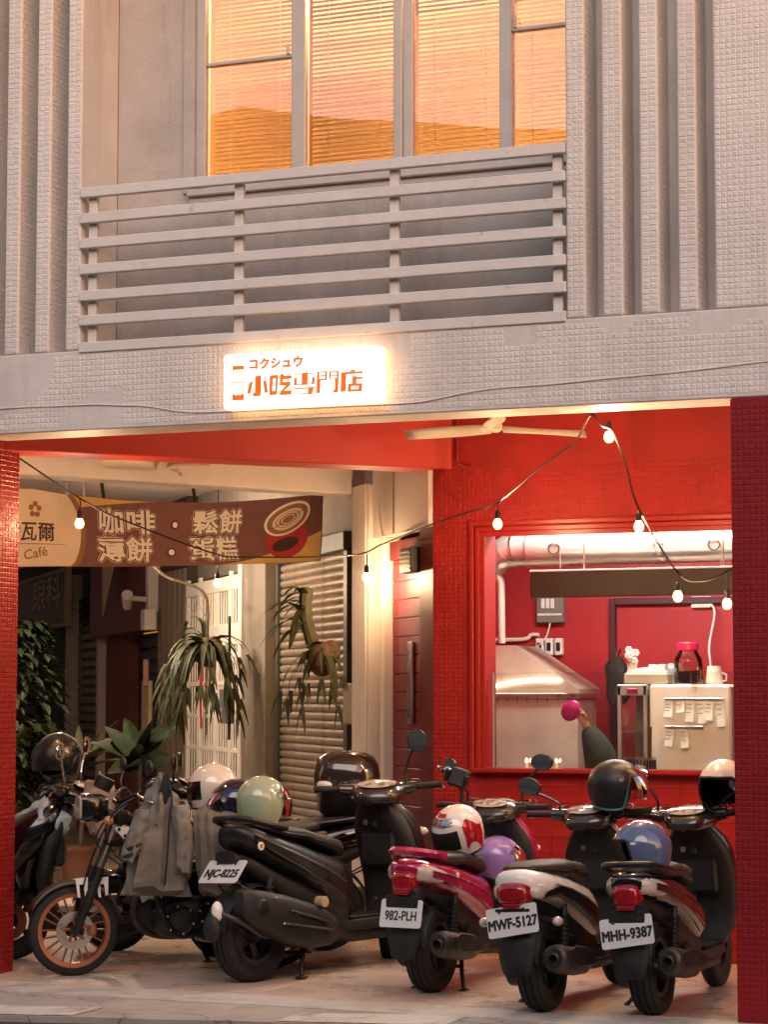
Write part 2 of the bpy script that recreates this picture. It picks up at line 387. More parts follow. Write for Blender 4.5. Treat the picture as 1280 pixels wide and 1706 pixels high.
# vertical fins of the upper storey
ZT = 6.3
def fin(x0, x1, depth, tiles_right=True):
    f = part(MB().box((x0, 0.002, 3.442), (x1, depth, ZT), 0.008), 'fin', M['white'], smooth=0)
    m_ = mosaic(MB(), (x0+.005, 0.002, 3.45), (1, 0, 0), (0, 0, 1), x1-x0-.01, ZT-3.45, rise=.0016)
    if tiles_right: mosaic(m_, (x1, 0.01, 3.45), (0, 1, 0), (0, 0, 1), depth-.02, ZT-3.45, rise=.0015)
    part(m_, 'mosaic_tiles', M['whitetile'], f, smooth=0, kind='stuff')
for x0, x1, d in ((-0.23, -0.14, .22), (-0.035, 0.055, .22), (0.16, 0.25, .22), (0.355, 0.445, .22)): fin(x0, x1, d)
fin(0.55, 0.64, 0.42, False)
for x0, x1, d in ((3.44, 3.54, .42), (3.63, 3.735, .22), (3.825, 3.92, .22), (4.02, 4.115, .22)): fin(x0, x1, d)
uw = part(MB().box((4.203, 0.002, 3.442), (6.5, 0.3, ZT), 0.008), 'upper_wall', M['white'], smooth=0)
part(mosaic(MB(), (4.21, 0.002, 3.45), (1, 0, 0), (0, 0, 1), 0.6, 2.6, skip=lambda x, y: noise.noise(Vector((x*2, y*1.5, 1))) > .35), 'mosaic_tiles', M['whitetile'], uw, smooth=0, kind='stuff')
part(MB().box((-2.5, 0.221, 3.442), (0.549, 0.42, ZT)), 'upper_back_wall', M['white'], smooth=0)
part(MB().box((3.541, 0.221, 3.442), (4.2, 0.42, ZT)), 'upper_back_wall', M['white'], smooth=0)
part(MB().box((-2.5, -0.1, ZT), (6.5, 0.45, ZT+.4)), 'upper_beam', M['white'], smooth=0)
# recess behind the railing, window opening x 1.13..3.44, z 4.40..5.95
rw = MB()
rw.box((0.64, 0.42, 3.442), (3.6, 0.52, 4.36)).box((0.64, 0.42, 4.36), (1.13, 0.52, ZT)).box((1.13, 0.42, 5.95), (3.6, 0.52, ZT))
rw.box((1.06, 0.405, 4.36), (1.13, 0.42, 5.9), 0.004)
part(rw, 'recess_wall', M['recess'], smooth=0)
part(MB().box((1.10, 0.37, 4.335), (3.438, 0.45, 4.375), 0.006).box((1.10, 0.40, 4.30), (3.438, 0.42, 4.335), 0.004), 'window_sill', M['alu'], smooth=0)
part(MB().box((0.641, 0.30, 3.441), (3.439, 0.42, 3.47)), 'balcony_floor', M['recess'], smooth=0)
# upper window
win = part(MB().box((1.13, 0.43, 4.375), (1.187, 0.50, 5.95), 0.004).box((1.13, 0.43, 4.376), (3.438, 0.50, 4.44), 0.004).box((1.13, 0.43, 5.88), (3.438, 0.5, 5.95), 0.004), 'window', M['alu'], smooth=0)
fr = MB()
for x0, x1, y0 in ((1.715, 1.80, .435), (2.325, 2.375, .432), (2.381, 2.435, .440), (2.935, 3.005, .435)): fr.box((x0, y0, 4.441), (x1, .497, 5.879), 0.005)
for x0, x1 in ((1.188, 1.714), (3.006, 3.43)): fr.box((x0, .440, 5.085), (x1, .48, 5.105), 0.003)
fr.box((1.69, .425, 5.10), (1.705, .44, 5.16), 0.003).box((3.02, .425, 5.10), (3.035, .44, 5.17), 0.003)
fr.box((1.188, .45, 4.441), (1.714, .49, 4.462), .003).box((1.801, .45, 4.441), (2.324, .49, 4.462), .003).box((2.436, .45, 4.441), (2.934, .49, 4.462), .003).box((3.006, .45, 4.441), (3.43, .49, 4.462), .003)
fr.build('frame', M['alu'], win, smooth=0)
skyglass = glass_mat('sky_tinted_glass', 0.25, refl_tint=(1.0, .52, .58))  # raised pink reflectivity puts the dusk sky's glow into the glass colour
for x0, x1 in ((1.187, 1.715), (1.80, 2.325), (2.435, 2.935), (3.005, 3.438)):
    MB().box((x0, .464, 4.45), (x1, .470, 5.89)).build('pane', skyglass, win, smooth=0)
# upper room lit from inside
rm = MB()
rm.box((0.6, 3.4, 3.5), (4.4, 3.5, 6.2)).box((0.5, .53, 3.5), (0.6, 3.4, 6.2)).box((4.3, .53, 3.5), (4.4, 3.4, 6.2)).box((.6, .53, 3.45), (4.3, 3.4, 3.55)).box((.6, .53, 6.2), (4.3, 3.4, 6.3))
part(rm, 'upper_room_wall', mat('warm_room_wall', (0.22, 0.12, 0.05), 0.7), smooth=0)

# balcony railing
rg = thing('balcony_railing', 'white horizontal bar railing across the upper floor recess', 'railing')
zz = [3.455, 3.605, 3.742, 3.889, 4.033, 4.173, 4.317]
for k, z in enumerate(zz):
    mb = MB().box((0.642, -0.012, z-0.028), (3.438, 0.028, z+0.028), 0.004)
    mb.build('rail', M['rail'], rg, smooth=0)
for x in (0.70, 1.592, 2.492, 3.385):
    MB().box((x-.026, 0.029, 3.47), (x+.026, 0.062, 4.34), 0.004).build('post', M['rail'], rg, smooth=0)

# venetian blinds
slat_m = translucent_mat('blind_slat', (0.86, 0.70, 0.48), 0.55)
bl_names = ['leftmost blind, behind the pane with a thin cross bar and a stay at its right',
            'wide venetian blind just left of the doubled window post', 'wide venetian blind just right of the doubled window post',
            'narrow venetian blind beside the right hand ribs']
def slat_mesh(w):
    mb = MB(); rows = []
    for i in range(5):
        a = -1+2*i/4; y = 0.0106*a*cos(R(50)); z = 0.0106*a*sin(R(50))+0.0022*(1-a*a)
        rows.append([(-w/2, y, z), (w/2, y, z)])
    mb.loft(rows, caps=False, closed=False)
    o = mb.build('slat', slat_m, smooth=60); me = o.data; bpy.data.objects.remove(o); return me
for k, (x0, x1) in enumerate(((1.20, 1.71), (1.805, 2.32), (2.44, 2.93), (3.01, 3.43))):
    t = thing('venetian_blind', bl_names[k], 'blind', ((x0+x1)/2, .53, 4.45), group='blinds in the lit upper window')
    me = slat_mesh(x1-x0)
    for i in range(56):
        o = link('slat', me, t); o.location = (0, 0, .012+.0252*i); o.rotation_euler = (R(random.uniform(-5, 5)), R(random.uniform(-.3, .3)), 0)
    w = (x1-x0)/2
    for sx in (-.5, .5):
        MB().tube([(sx*w*1.2, -.014, 0), (sx*w*1.2, -.014, 1.43)], 0.0022, 5).build('ladder_cord', M['cream'], t)
    MB().box((-w, -.013, -.012), (w, .013, .002), .003).build('bottom_rail', M['cream'], t, smooth=0)

lamp_room = thing('ceiling_lamp', 'warm lamp glowing inside the upper room behind the blinds', 'lamp', (2.3, 1.6, 6.0))
MB().ell((0, 0, 0), (.25, .25, .08), 20, 10).build('lamp_shade', emit('lamp_glass_warm', (1.0, 0.66, 0.25), 120), lamp_room)
MB().tube([(0, 0, .07), (0, 0, .2)], .02, 8).build('stem', M['alu'], lamp_room)

# beams and ceiling of the arcade
d = Vector((1.99, 2.0, 0)).normalized(); nb = Vector((-d.y, d.x, 0))
T = frame(d, nb, (0, 0, 1), (0.0, 0.30, 0))
part(MB(T).box((-.1, 0.0, 2.948), (2.80, 0.28, 3.40), .006), 'diagonal_beam', mat('red_beam_paint', (0.50, 0.030, 0.020), 0.5, var=0.1, vscale=2, bump=0.12, bscale=30), smooth=0)
ceil = MB().add([(-14, .31, 3.38), (6.5, .31, 3.38), (6.5, 22, 3.38), (-14, 22, 3.38)], [(0, 1, 2, 3)]).build('ceiling', M['cream'], smooth=0, kind='structure')

# red shop wall with the serving window, plane Y = 2.3
WY = 2.3
sw = MB()
sw.box((1.84, WY, 0), (2.18, WY+.2, 3.38)).box((2.18, WY, 2.57), (6.0, WY+.2, 3.38)).box((2.18, WY, 0), (6.0, WY+.2, 1.10)).box((4.5, WY, 1.10), (6.0, WY+.2, 2.57))
swo = part(sw, 'shop_wall', M['red'], smooth=0)
mm = mosaic(MB(), (1.845, WY, 0.05), (1, 0, 0), (0, 0, 1), 0.24, 2.9, rise=.0020)
mosaic(mm, (2.085, WY, 2.625), (1, 0, 0), (0, 0, 1), 2.0, 0.325, rise=.0020)
part(mm, 'mosaic_tiles', M['redtile'], swo, smooth=0, kind='stuff')
tt = MB().box((-.0990, -.004, -.0490), (.0990, .002, .0490), .0015).build('wall_tile', M['redtile'], swo, smooth=0)
meW = tt.data; first = True
for j in range(10):
    for i in range(9):
        p = (2.30+.2*i, WY-.001, .16+.1*j)
        if first: tt.location = p; first = False
        else: link('wall_tile', meW, swo).location = p
tr = MB()
for k, (o_, pr_) in enumerate(((0.0, .022), (.035, .014), (.065, .006))):   # stepped moulding round the window
    tr.box((2.085+o_, WY-pr_-.004*(2-k), 1.08), (2.115+o_, WY+.0, 2.62-o_), .004)
    tr.box((2.115+o_, WY-pr_-.004*(2-k), 2.59-o_), (4.6, WY+.0, 2.62-o_), .004)
tr.box((2.10, WY-.07, 1.09), (4.6, WY+.12, 1.118), .006)
part(tr, 'window_trim', M['redtrim'], swo, smooth=0)
part(MB().tube([(2.01, WY-.02, 3.3), (2.01, WY-.02, 3.0), (2.03, WY-.02, 2.97), (2.085, WY-.02, 2.955), (2.11, WY-.02, 2.965)], .009, 8), 'conduit', M['redtrim'], swo)
# kitchen room shell
kr = MB()
kr.box((.2, 4.6, 0), (5.5, 4.7, 3.0))
part(kr, 'kitchen_wall', M['kred'], smooth=0)
part(MB().box((5.5, 2.5, 0), (5.6, 4.7, 3.0)), 'kitchen_wall', M['kred'], smooth=0)
A0 = Vector((1.84, 2.3, 0)); TH = R(39.5)
U = Vector((-sin(TH), cos(TH), 0)); NN = Vector((-cos(TH), -sin(TH), 0))
ARM = frame(-U, -NN, (0, 0, 1), A0)        # local x = -s (to the viewer's right), y into the wall, z up
part(MB(ARM).box((-2.80, .22, 0), (-.13, .27, 3.0)), 'kitchen_wall', M['kred'], smooth=0)
kpoly = [(1.86, 2.5), (5.5, 2.5), (5.5, 4.6), (.22, 4.6)]
part(MB().prism(kpoly, 3.0, 3.1, Matrix.Identity(4)), 'kitchen_ceiling', M['cream'], smooth=0)
part(MB().prism(kpoly, 0.0, .02, Matrix.Identity(4)), 'kitchen_floor', M['floor'], smooth=0)
dt = MB().box((2.30, 4.555, 0), (2.345, 4.599, 2.235), .004).box((2.345, 4.555, 2.19), (3.9, 4.599, 2.235), .004)
part(dt, 'door_frame', mat('dark_frame', (.05, .008, .01), .5), smooth=0)

# ------------------------------------------------------------------ wall of the side arcade
nb_ = thing('row_building', 'run of old shopfronts receding behind the parked motorbikes', 'building')
def apart(mb, name, m, parent=nb_, **k): return mb.build(name, m, parent, **k)
# red return of the shop pier, panelled red door in white jambs
apart(MB(ARM).box((-.26, 0, 0), (0, .2, 3.38)), 'pier_side', M['maroon'], smooth=0)
door = apart(MB(ARM).box((-1.0, .06, 0), (-.26, .12, 2.44), .0), 'red_door', M['maroon'], smooth=0)
db = MB(ARM)
for i in range(20): db.box((-.99, .052, .02+.12*i), (-.27, .066, .132+.12*i), .004)
db.build('door_board', mat('door_red_paint', (0.15, 0.009, 0.014), .42, var=.12), door, smooth=0)
MB(ARM).box((-.62, .03, 1.38), (-.52, .05, 1.9), .006).build('door_pull', M['steel'], door, smooth=0)
apart(MB(ARM).box((-.95, .02, 2.44), (-.26, .12, 2.56), .0), 'door_header', M['maroon'], smooth=0)
apart(MB(ARM).box((-1.08, -.01, 0), (-1.0, .12, 2.6), .006), 'door_jamb', M['cream'], smooth=0)
apart(MB(ARM).box((-1.17, .02, 0), (-1.08, .1, 2.56), .0), 'joint_strip', mat('dark_red_strip', (.05, .012, .012), .6), smooth=0)
apart(MB(ARM).box((-1.56, -.06, 0), (-1.17, .2, 2.97), .008).box((-1.5, -.075, 0), (-1.2, -.06, 2.97), .006), 'pilaster', M['cream'], smooth=0)
apart(MB(ARM).box((-1.17, -.03, 2.6), (0, .15, 3.38), .0).box((-.72, -.04, 2.6), (-.70, -.03, 3.3)), 'upper_panel', M['cream'], smooth=0)
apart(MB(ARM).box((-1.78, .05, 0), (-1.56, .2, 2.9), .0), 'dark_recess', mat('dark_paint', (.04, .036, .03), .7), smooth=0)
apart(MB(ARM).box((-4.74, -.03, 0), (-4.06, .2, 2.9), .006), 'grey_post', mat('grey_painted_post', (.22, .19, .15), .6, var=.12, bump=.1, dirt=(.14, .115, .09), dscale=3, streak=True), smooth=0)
apart(MB(ARM).box((-4.88, -.05, 0), (-4.76, .12, 2.9), .004), 'downpipe_cover', M['cream'], smooth=0)
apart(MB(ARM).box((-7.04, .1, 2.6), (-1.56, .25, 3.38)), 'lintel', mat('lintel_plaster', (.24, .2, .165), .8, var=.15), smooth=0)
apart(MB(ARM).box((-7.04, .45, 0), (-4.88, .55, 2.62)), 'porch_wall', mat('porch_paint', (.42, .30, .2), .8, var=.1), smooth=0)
# panelled column
pc = apart(MB(ARM).box((-8.24, .0, 0), (-7.04, .2, 3.38)), 'panelled_column', mat('column_base_paint', (.05, .036, .028), .7), smooth=0)
pm = mat('brown_panel_paint', (.23, .165, .125), .6, var=.12, bump=.1, dirt=(.13, .09, .07), dscale=3, streak=True)
xs = [-8.24, -7.98, -7.72, -7.47, -7.27, -7.25, -7.045]
for a, b in zip(xs[:-1], xs[1:]):
    if b-a > .05: MB(ARM).box((a+.012, -.02, 0), (b-.012, .0, 2.72), .004).build('panel', pm, pc, smooth=0)
# far dark shop with red fascia
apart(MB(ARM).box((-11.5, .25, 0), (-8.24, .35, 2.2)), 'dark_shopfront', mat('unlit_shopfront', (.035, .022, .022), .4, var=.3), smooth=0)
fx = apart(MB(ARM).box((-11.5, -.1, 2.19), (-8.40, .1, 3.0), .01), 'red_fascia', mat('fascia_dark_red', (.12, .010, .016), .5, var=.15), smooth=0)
apart(MB(ARM).box((-8.40, -.11, 2.19), (-8.26, .1, 3.0), .01), 'fascia_end', M['cream'], smooth=0)
rp = apart(MB(ARM).box((-11.5, .1, 0), (-10.3, .22, 2.19)), 'red_wall_panel', mat('brick_red_wall', (.16, .045, .035), .7, var=.15), smooth=0)
for i in range(6):
    MB(ARM).box((-11.48+.195*i, .08, .0), (-11.3+.195*i, .1, 2.18), .004).build('panel', rp.data.materials[0], rp, smooth=0)
gr = MB(ARM)
for i in range(16): gr.box((-10.28, .2, .1+.13*i), (-8.3, .25, .2+.13*i), .004)
apart(gr, 'folding_shutter', mat('dark_shutter', (.035, .03, .032), .5, var=.2), kind='stuff', smooth=0)
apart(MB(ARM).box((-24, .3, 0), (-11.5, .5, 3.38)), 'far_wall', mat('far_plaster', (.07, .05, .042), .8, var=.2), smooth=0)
apart(MB(ARM).box((-11.63, .0, 0), (-11.5, .3, 3.38)), 'far_post', M['cream'], smooth=0)
apart(MB(ARM).box((-14.3, .1, 0), (-13.83, .3, 3.0)), 'far_post', M['cream'], smooth=0)
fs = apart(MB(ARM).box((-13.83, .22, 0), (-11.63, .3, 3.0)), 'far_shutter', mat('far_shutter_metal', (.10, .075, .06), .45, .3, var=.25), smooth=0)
f0 = MB(ARM).box((-13.8, .17, 0), (-11.66, .22, .085), .02).build('slat', fs.data.materials[0], fs, smooth=0); mf0 = f0.data
for k in range(1, 26): link('slat', mf0, fs).location = (0, 0, .105*k)
# white cross beam of the side arcade
e0 = A0+U*1.57; e1 = A0+U*0.78+NN*2.6; dd = (e1-e0).normalized(); nn2 = Vector((dd.y, -dd.x, 0))
if nn2.dot(U) < 0: nn2 = -nn2
BT = frame(dd, dd.cross(Vector((0, 0, 1)))*-1 if False else Vector((0, 0, 1)).cross(dd), (0, 0, 1), e0)
sgn = 1 if Vector((0, 0, 1)).cross(dd).dot(U) > 0 else -1
apart(MB(BT).box((-.05, 0 if sgn > 0 else -.25, 2.93), (4.2, .25 if sgn > 0 else 0, 3.38), .008), 'cross_beam', M['cream'], smooth=0)

# roller shutter, each slat its own
shm = mat('weathered_shutter_metal', (.29, .24, .195), .48, .3, var=.25, vscale=5, rvar=.12, bump=.15, bscale=30, dirt=(.15, .095, .06), dscale=5, dlo=.46, dhi=.68)
sh = thing('roller_shutter', 'weathered closed roller shutter between the white pilaster and the grey post', 'shutter', A0-NN*.10, TH-pi)
sh.matrix_world = ARM @ Matrix.Translation((-3.07, .10, 0))
mb = MB(); prof = [(-.012, 0), (-.02, .008), (-.026, .02), (-.026, .034), (-.02, .046), (-.010, .052), (.0, .055), (-.002, .0595)]
mb.loft([[(-.94, y, z) for y, z in prof], [(.94, y, z) for y, z in prof]], caps=False, closed=False)
so = mb.build('slat', shm, sh, smooth=50); meS = so.data
for i in range(43):
    if i: so = link('slat', meS, sh)
    so.location = (0, 0.003*random.uniform(-1, 1), .0+.060*i)
gm = mat('green_grey_guide', (.09, .09, .075), .5, .3, var=.15)
for x in (-.97, .96): MB().box((x-.03, -.05, 0), (x+.06, .02, 2.58), .004).build('guide_rail', gm, sh, smooth=0)
MB().box((-.97, -.06, 2.581), (.97, .04, 2.72), .01).build('shutter_box', gm, sh, smooth=0)

# white grille gate in the porch
gt = thing('grille_gate', 'white steel grille gate glowing under the string lights', 'gate')
gt.matrix_world = ARM @ Matrix.Translation((-5.86, .0, 0))
wg = mat('white_gate_paint', (.84, .78, .68), .45, var=.06, dirt=(.6, .5, .4), dscale=5, dlo=.6, dhi=.85)
MB().box((-1.14, .30, 0), (1.0, .32, 2.55)).build('back_sheet', mat('gate_back', (.045, .022, .012), .7, var=.2), gt, smooth=0)
fr = MB()
for x in (-1.12, -.62, .02, .55, .98): fr.box((x-.035, -.012, 0), (x+.035, .018, 2.6), .005)
fr.box((-1.12, -.022, 1.98), (.98, .032, 2.16), .006).box((-1.12, -.022, 2.44), (.98, .032, 2.56), .006)
fr.box((-1.12, -.022, .0), (.98, .032, .12), .006)
fr.build('frame', wg, gt, smooth=0)
bar = MB().box((-.013, -.006, 0), (.013, .006, 1.86), .003).build('bar', wg, gt, smooth=0); meB = bar.data; first = True
barT = MB().box((-.013, -.006, 0), (.013, .006, .28), .003).build('bar', wg, gt, smooth=0); meBT = barT.data; f2 = True
for x0, x1, nbar in ((-1.075, -.665, 4), (-.575, -.025, 6), (.065, .505, 5), (.595, .935, 4)):
    for i in range(nbar):
        x = x0+(x1-x0)*(i+.5)/nbar
        if first: bar.location = (x, 0, .12); first = False
        else: link('bar', meB, gt).location = (x, 0, .12)
        if f2: barT.location = (x, 0, 2.16); f2 = False
        else: link('bar', meBT, gt).location = (x, 0, 2.16)
cr = MB()
for z in (.45, .8, 1.1, 1.38, 1.66, 1.9): cr.box((-1.1, -.008, z-.018), (.96, .016, z+.018), .003)
cr.build('cross_bar', wg, gt, smooth=0)
rb = thing('red_ribbon', 'long red paper strip hanging on the white grille gate', 'ribbon')
rb.matrix_world = ARM @ Matrix.Translation((-6.15, -.06, 0))
mb = MB(); mb.loft([[(x-.05+.01*sin(z*9), .01*sin(z*7), z), (x+.05+.01*sin(z*9), .01*sin(z*7+.5), z)] for x, z in [(.0, 1.27+.09*i) for i in range(9)]], closed=False, caps=False)
mb.build('paper_strip', mat('red_paper', (.6, .02, .05), .6), rb)

# opposite side of the street, seen mirrored in the upper glass
op = MB()
prv = [(-40, 8.6), (-9, 9.0), (-7.2, 9.25), (-6.4, 8.9), (-5.6, 9.05), (-4.2, 8.75), (-3.2, 8.62), (-2.2, 8.45), (-1, 8.3), (2, 8.1), (4, 8.3), (14, 8.0), (40, 8.2)]
op.prism([(-40, -.05)]+prv[::1]+[(40, -.05)], 0, 6, frame((1, 0, 0), (0, 0, 1), (0, -1, 0), (0, -14, 0)))
opo = op.build('opposite_building', mat('opposite_dark_front', (.12, .10, .09), .8, var=.2), smooth=0)
opo['label'] = 'dark row of buildings across the street, mirrored in the upper glass'; opo['category'] = 'building'

fbld = thing('street_building', 'plain dark building across the side street, left of the arcade', 'building', (-17, 14, 0))
MB().box((-8, -14, 0), (0, 16, 9.5), .05).build('wall', mat('side_street_plaster', (.16, .13, .11), .85, var=.2, bump=.2, bscale=20), fbld, smooth=0)
wg_ = mat('unlit_window', (.02, .02, .025), .1)
for i in range(8):
    for z in (3.8, 6.8): MB().box((0, -12.5+3.4*i, z), (.05, -10.9+3.4*i, z+1.3), .01).build('window', wg_, fbld, smooth=0)
# ================================================================== LIT SHOP SIGN
FT = lambda x, z, y=0.0: frame((1, 0, 0), (0, 0, 1), (0, -1, 0), (x, y, z))
def rrect(w, h, r, n=5):
    pts = []
    for cx, cy, a0 in ((w/2-r, h/2-r, 0), (-w/2+r, h/2-r, 90), (-w/2+r, -h/2+r, 180), (w/2-r, -h/2+r, 270)):
        for i in range(n+1):
            a = R(a0+90*i/n); pts.append((cx+r*cos(a), cy+r*sin(a)))
    return pts
sg = thing('shop_sign', 'glowing white lightbox sign with orange lettering on the front beam', 'sign', (2.018, 0, 3.205))
side_m = emit('sign_side_glow', (1.0, 0.56, 0.27), .6, (.8, .7, .6))
face_m = emit('sign_face_glow', (1.0, 0.93, 0.84), .3)
ink = emit('sign_orange_film', (0.92, 0.12, 0.006), 0.14, (.6, .12, .01))
box = MB(FT(0, 0, -.022)).prism(rrect(.895, .292, .02), 0, .068, Matrix.Identity(4)).build('light_box', side_m, sg, smooth=30)
MB(FT(0, 0, -.0905)).prism(rrect(.893, .290, .02), 0, .004, Matrix.Identity(4)).build('face_panel', face_m, sg, smooth=30)
for x in (-.3, .3): MB().box((x-.02, -.022, -.05), (x+.02, -.001, .05)).build('bracket', M['alu'], sg, smooth=0)
SY = -.0955
text_mesh('lettering', 'コクシュウ', .062, ink, FT(-.145, .083, SY), sg, off=.0036, spacing=1.08)
SGP = lambda pts: [((x-620)*.000801, -(y+.0627*(x-620)-298)*.000764) for x, y in pts][::-1]
CH = [[('i', (290, 290), (335, 280), (333, 425), (275, 430), (275, 404), (290, 402)), ('i', (250, 330), (276, 328), (258, 410), (232, 412)), ('i', (348, 320), (372, 318), (385, 400), (362, 405))],
      [('i', (397, 282), (458, 277), (450, 415), (393, 420)), ('w', (421, 306), (440, 304), (436, 388), (417, 391)), ('i', (470, 276), (500, 268), (497, 284), (555, 279), (555, 303), (492, 309), (488, 327), (545, 323), (548, 345), (500, 387), (555, 382), (553, 413), (470, 419), (470, 400), (512, 350), (470, 353))],
      [('i', (568, 273), (722, 262), (722, 268), (568, 279)), ('i', (628, 262), (670, 258), (668, 345), (626, 348)), ('i', (572, 298), (591, 296), (591, 340), (572, 342)), ('i', (700, 292), (720, 290), (718, 332), (698, 334)), ('i', (568, 342), (625, 338), (625, 345), (568, 349)), ('i', (669, 336), (720, 333), (720, 339), (669, 343)), ('i', (566, 370), (720, 358), (720, 368), (566, 379)), ('i', (674, 366), (712, 363), (702, 408), (672, 410)), ('i', (610, 386), (646, 383), (646, 390), (610, 393)), ('i', (610, 405), (670, 401), (670, 409), (610, 412))],
      [('i', (735, 255), (808, 248), (806, 310), (760, 315), (758, 400), (732, 402)), ('w', (752, 263), (792, 259), (792, 276), (752, 280)), ('w', (752, 288), (792, 284), (792, 300), (752, 304)), ('i', (822, 252), (890, 247), (885, 395), (842, 397), (862, 370), (862, 306), (825, 309)), ('w', (836, 261), (876, 257), (876, 274), (836, 278)), ('w', (836, 286), (876, 282), (876, 297), (836, 301))],
      [('i', (905, 258), (1058, 248), (1058, 263), (942, 271), (938, 388), (902, 392)), ('i', (968, 242), (1004, 239), (1004, 251), (968, 253)), ('i', (985, 284), (1015, 282), (1013, 337), (985, 339)), ('i', (1014, 290), (1058, 287), (1058, 301), (1014, 304)), ('i', (955, 335), (1055, 330), (1052, 386), (952, 391)), ('w', (978, 352), (1030, 349), (1028, 370), (976, 373))]]
for strokes in CH:
    mb = MB(FT(0, 0, SY))
    for k, st_ in enumerate(strokes): mb.prism(SGP(st_[1:]), -.001, .0004+.00025*k, Matrix.Identity(4), 0 if st_[0] == 'i' else 1)
    mb.build('lettering', [ink, face_m], sg, smooth=0, kind='stuff')
lg = MB(FT(-.362, -.008, SY))
lg.prism([(-.034, -.092), (.034, -.092), (.034, -.066), (.022, -.058), (.012, -.066), (0, -.060), (-.012, -.066), (-.022, -.058), (-.034, -.066)], 0, .001, Matrix.Identity(4))
lg.build('emblem', ink, sg, smooth=0)
MB(FT(-.362, -.008, SY)).prism([(-.034, .070), (.034, .070), (.034, .092), (-.034, .092)], 0, .001, Matrix.Identity(4)).build('emblem', ink, sg, smooth=0)
ol = MB(FT(-.362, -.008, SY))
for a in ((-.034, -.066, -.028, .070), (.028, -.066, .034, .070), (-.028, -.001, .028, .006)):
    ol.prism([(a[0], a[1]), (a[2], a[1]), (a[2], a[3]), (a[0], a[3])], 0, .0008, Matrix.Identity(4))
ol.build('emblem_outline', emit('sign_yellow_film', (1.0, .30, .01), .2, (.7, .4, .05)), sg, smooth=0)
MB().tube([(-.17, -.04, .146), (-.165, -.03, .19), (-.15, -.008, .24), (-.13, -.004, .262)], .004, 6).build('cord', M['cream'], sg)

# cable stapled along the beam
cb = thing('cable', 'painted over cable sagging along the white front beam', 'cable')
pts = []
for i in range(80):
    x = -.6+5.8*i/79
    z = 3.115+.03*noise.noise(Vector((x*.9, 2, 0)))+.012*noise.noise(Vector((x*4, 2, 0)))
    if x < .9: z += .03
    if 1.2 < x < 2.8: z = z*.3+.7*3.035
    if x > 3.4: z += (x-3.4)*.05
    pts.append((x, -.004, z))
for k in range(3):
    for i in range(1, 79): pts[i] = (pts[i][0], pts[i][1], (pts[i-1][2]+pts[i][2]+pts[i+1][2])/3)
MB().tube(pts, .0045, 6).build('cable_run', M['whitetile'], cb)

# ================================================================== BANNER
bn = thing('banner', 'dark red shop banner with white lettering and a coffee cup print', 'banner')
BR = A0+U*2.2+NN*.1; BL = A0+U*1.15+NN*2.33
BD = (BR-BL).normalized(); BN = BD.cross(Vector((0, 0, 1)))       # along to the right, normal towards the street
LB = (BR-BL).length; X0 = -.5
def BS(x, y, off=0.0):
    """a point of the hung cloth: x along it, y up from its lower hem"""
    t = x/LB
    zt = 2.87+(2.985-2.87)*t - .075*sin(pi*min(max(t, 0), 1)); zb = 2.37+(2.505-2.37)*t-.012*sin(pi*min(max(t, 0), 1))
    w = .020*sin(x*5.2+y*4)+.012*sin(x*11-y*9)+.02*sin(y*6+x*2)
    return BL+BD*x+Vector((0, 0, zb+(zt-zb)*y/.49))+BN*(w+off)
def bmap(o, off):
    for v in o.data.vertices: v.co = BS(v.co.x, v.co.y, off+v.co.z)
    o.data.update(); return o
cloth = mat('banner_cloth', (.155, .060, .056), .75, var=.12, bump=.1, bscale=90)
mb = MB(); nx, ny = 200, 36
mb.loft([[BS(X0+(LB-X0)*i/nx, .49*j/ny) for j in range(ny+1)] for i in range(nx+1)], closed=False, caps=False)
mb.build('cloth', cloth, bn, smooth=80)
def disc(name, x, y, rx, ry, m, off, a0=0, a1=360, rot=0.0, inner=None, n=40):
    mb = MB(); K = 12
    r0 = inner or 0.02
    rows = []
    for k in range(K+1):
        f = r0+(1-r0)*k/K
        rows.append([(x+cos(rot)*rx*f*cos(R(a0+(a1-a0)*i/n))-sin(rot)*ry*f*sin(R(a0+(a1-a0)*i/n)), y+sin(rot)*rx*f*cos(R(a0+(a1-a0)*i/n))+cos(rot)*ry*f*sin(R(a0+(a1-a0)*i/n)), 0) for i in range(n+1)])
    for rr in rows: pass
    rows = [[(px_, min(max(py_, .004), .486), 0) for px_, py_, _ in rr] for rr in rows]
    mb.loft(rows, closed=False, caps=False)
    return bmap(mb.build(name, m, bn, smooth=0), off)
def quadpatch(name, fn, m, off, nu=16, nv=6):
    mb = MB(); mb.loft([[(*fn(i/nu, j/nv), 0) for j in range(nv+1)] for i in range(nu+1)], closed=False, caps=False)
    return bmap(mb.build(name, m, bn, smooth=0), off)
cr_m = mat('banner_cream', (.62, .50, .38), .75, var=.08); yl_m = mat('banner_yellow', (.55, .33, .10), .75, var=.08)
wh_m = mat('banner_white', (.70, .64, .56), .75); dk_m = mat('banner_dark', (.05, .018, .016), .75); rd_m = mat('banner_cup_red', (.36, .022, .025), .7, var=.1); br_m = mat('banner_brown', (.25, .11, .05), .75)
quadpatch('print_swoosh', lambda a, b: (.30+.75*a, .49-.002-(.10*(1-a)**1.5)*b), yl_m, .002)
quadpatch('print_swoosh', lambda a, b: (1.55+(LB-1.56)*a, .003+(.05+.17*a)*a*b), yl_m, .002)
disc('print_ring', .0, .235, .43, .47, br_m, .0025)
disc('print_circle', -.03, .235, .41, .45, cr_m, .0035)
BTX = lambda x, y, z=0: Matrix.Translation((x, y, z))
tx = []
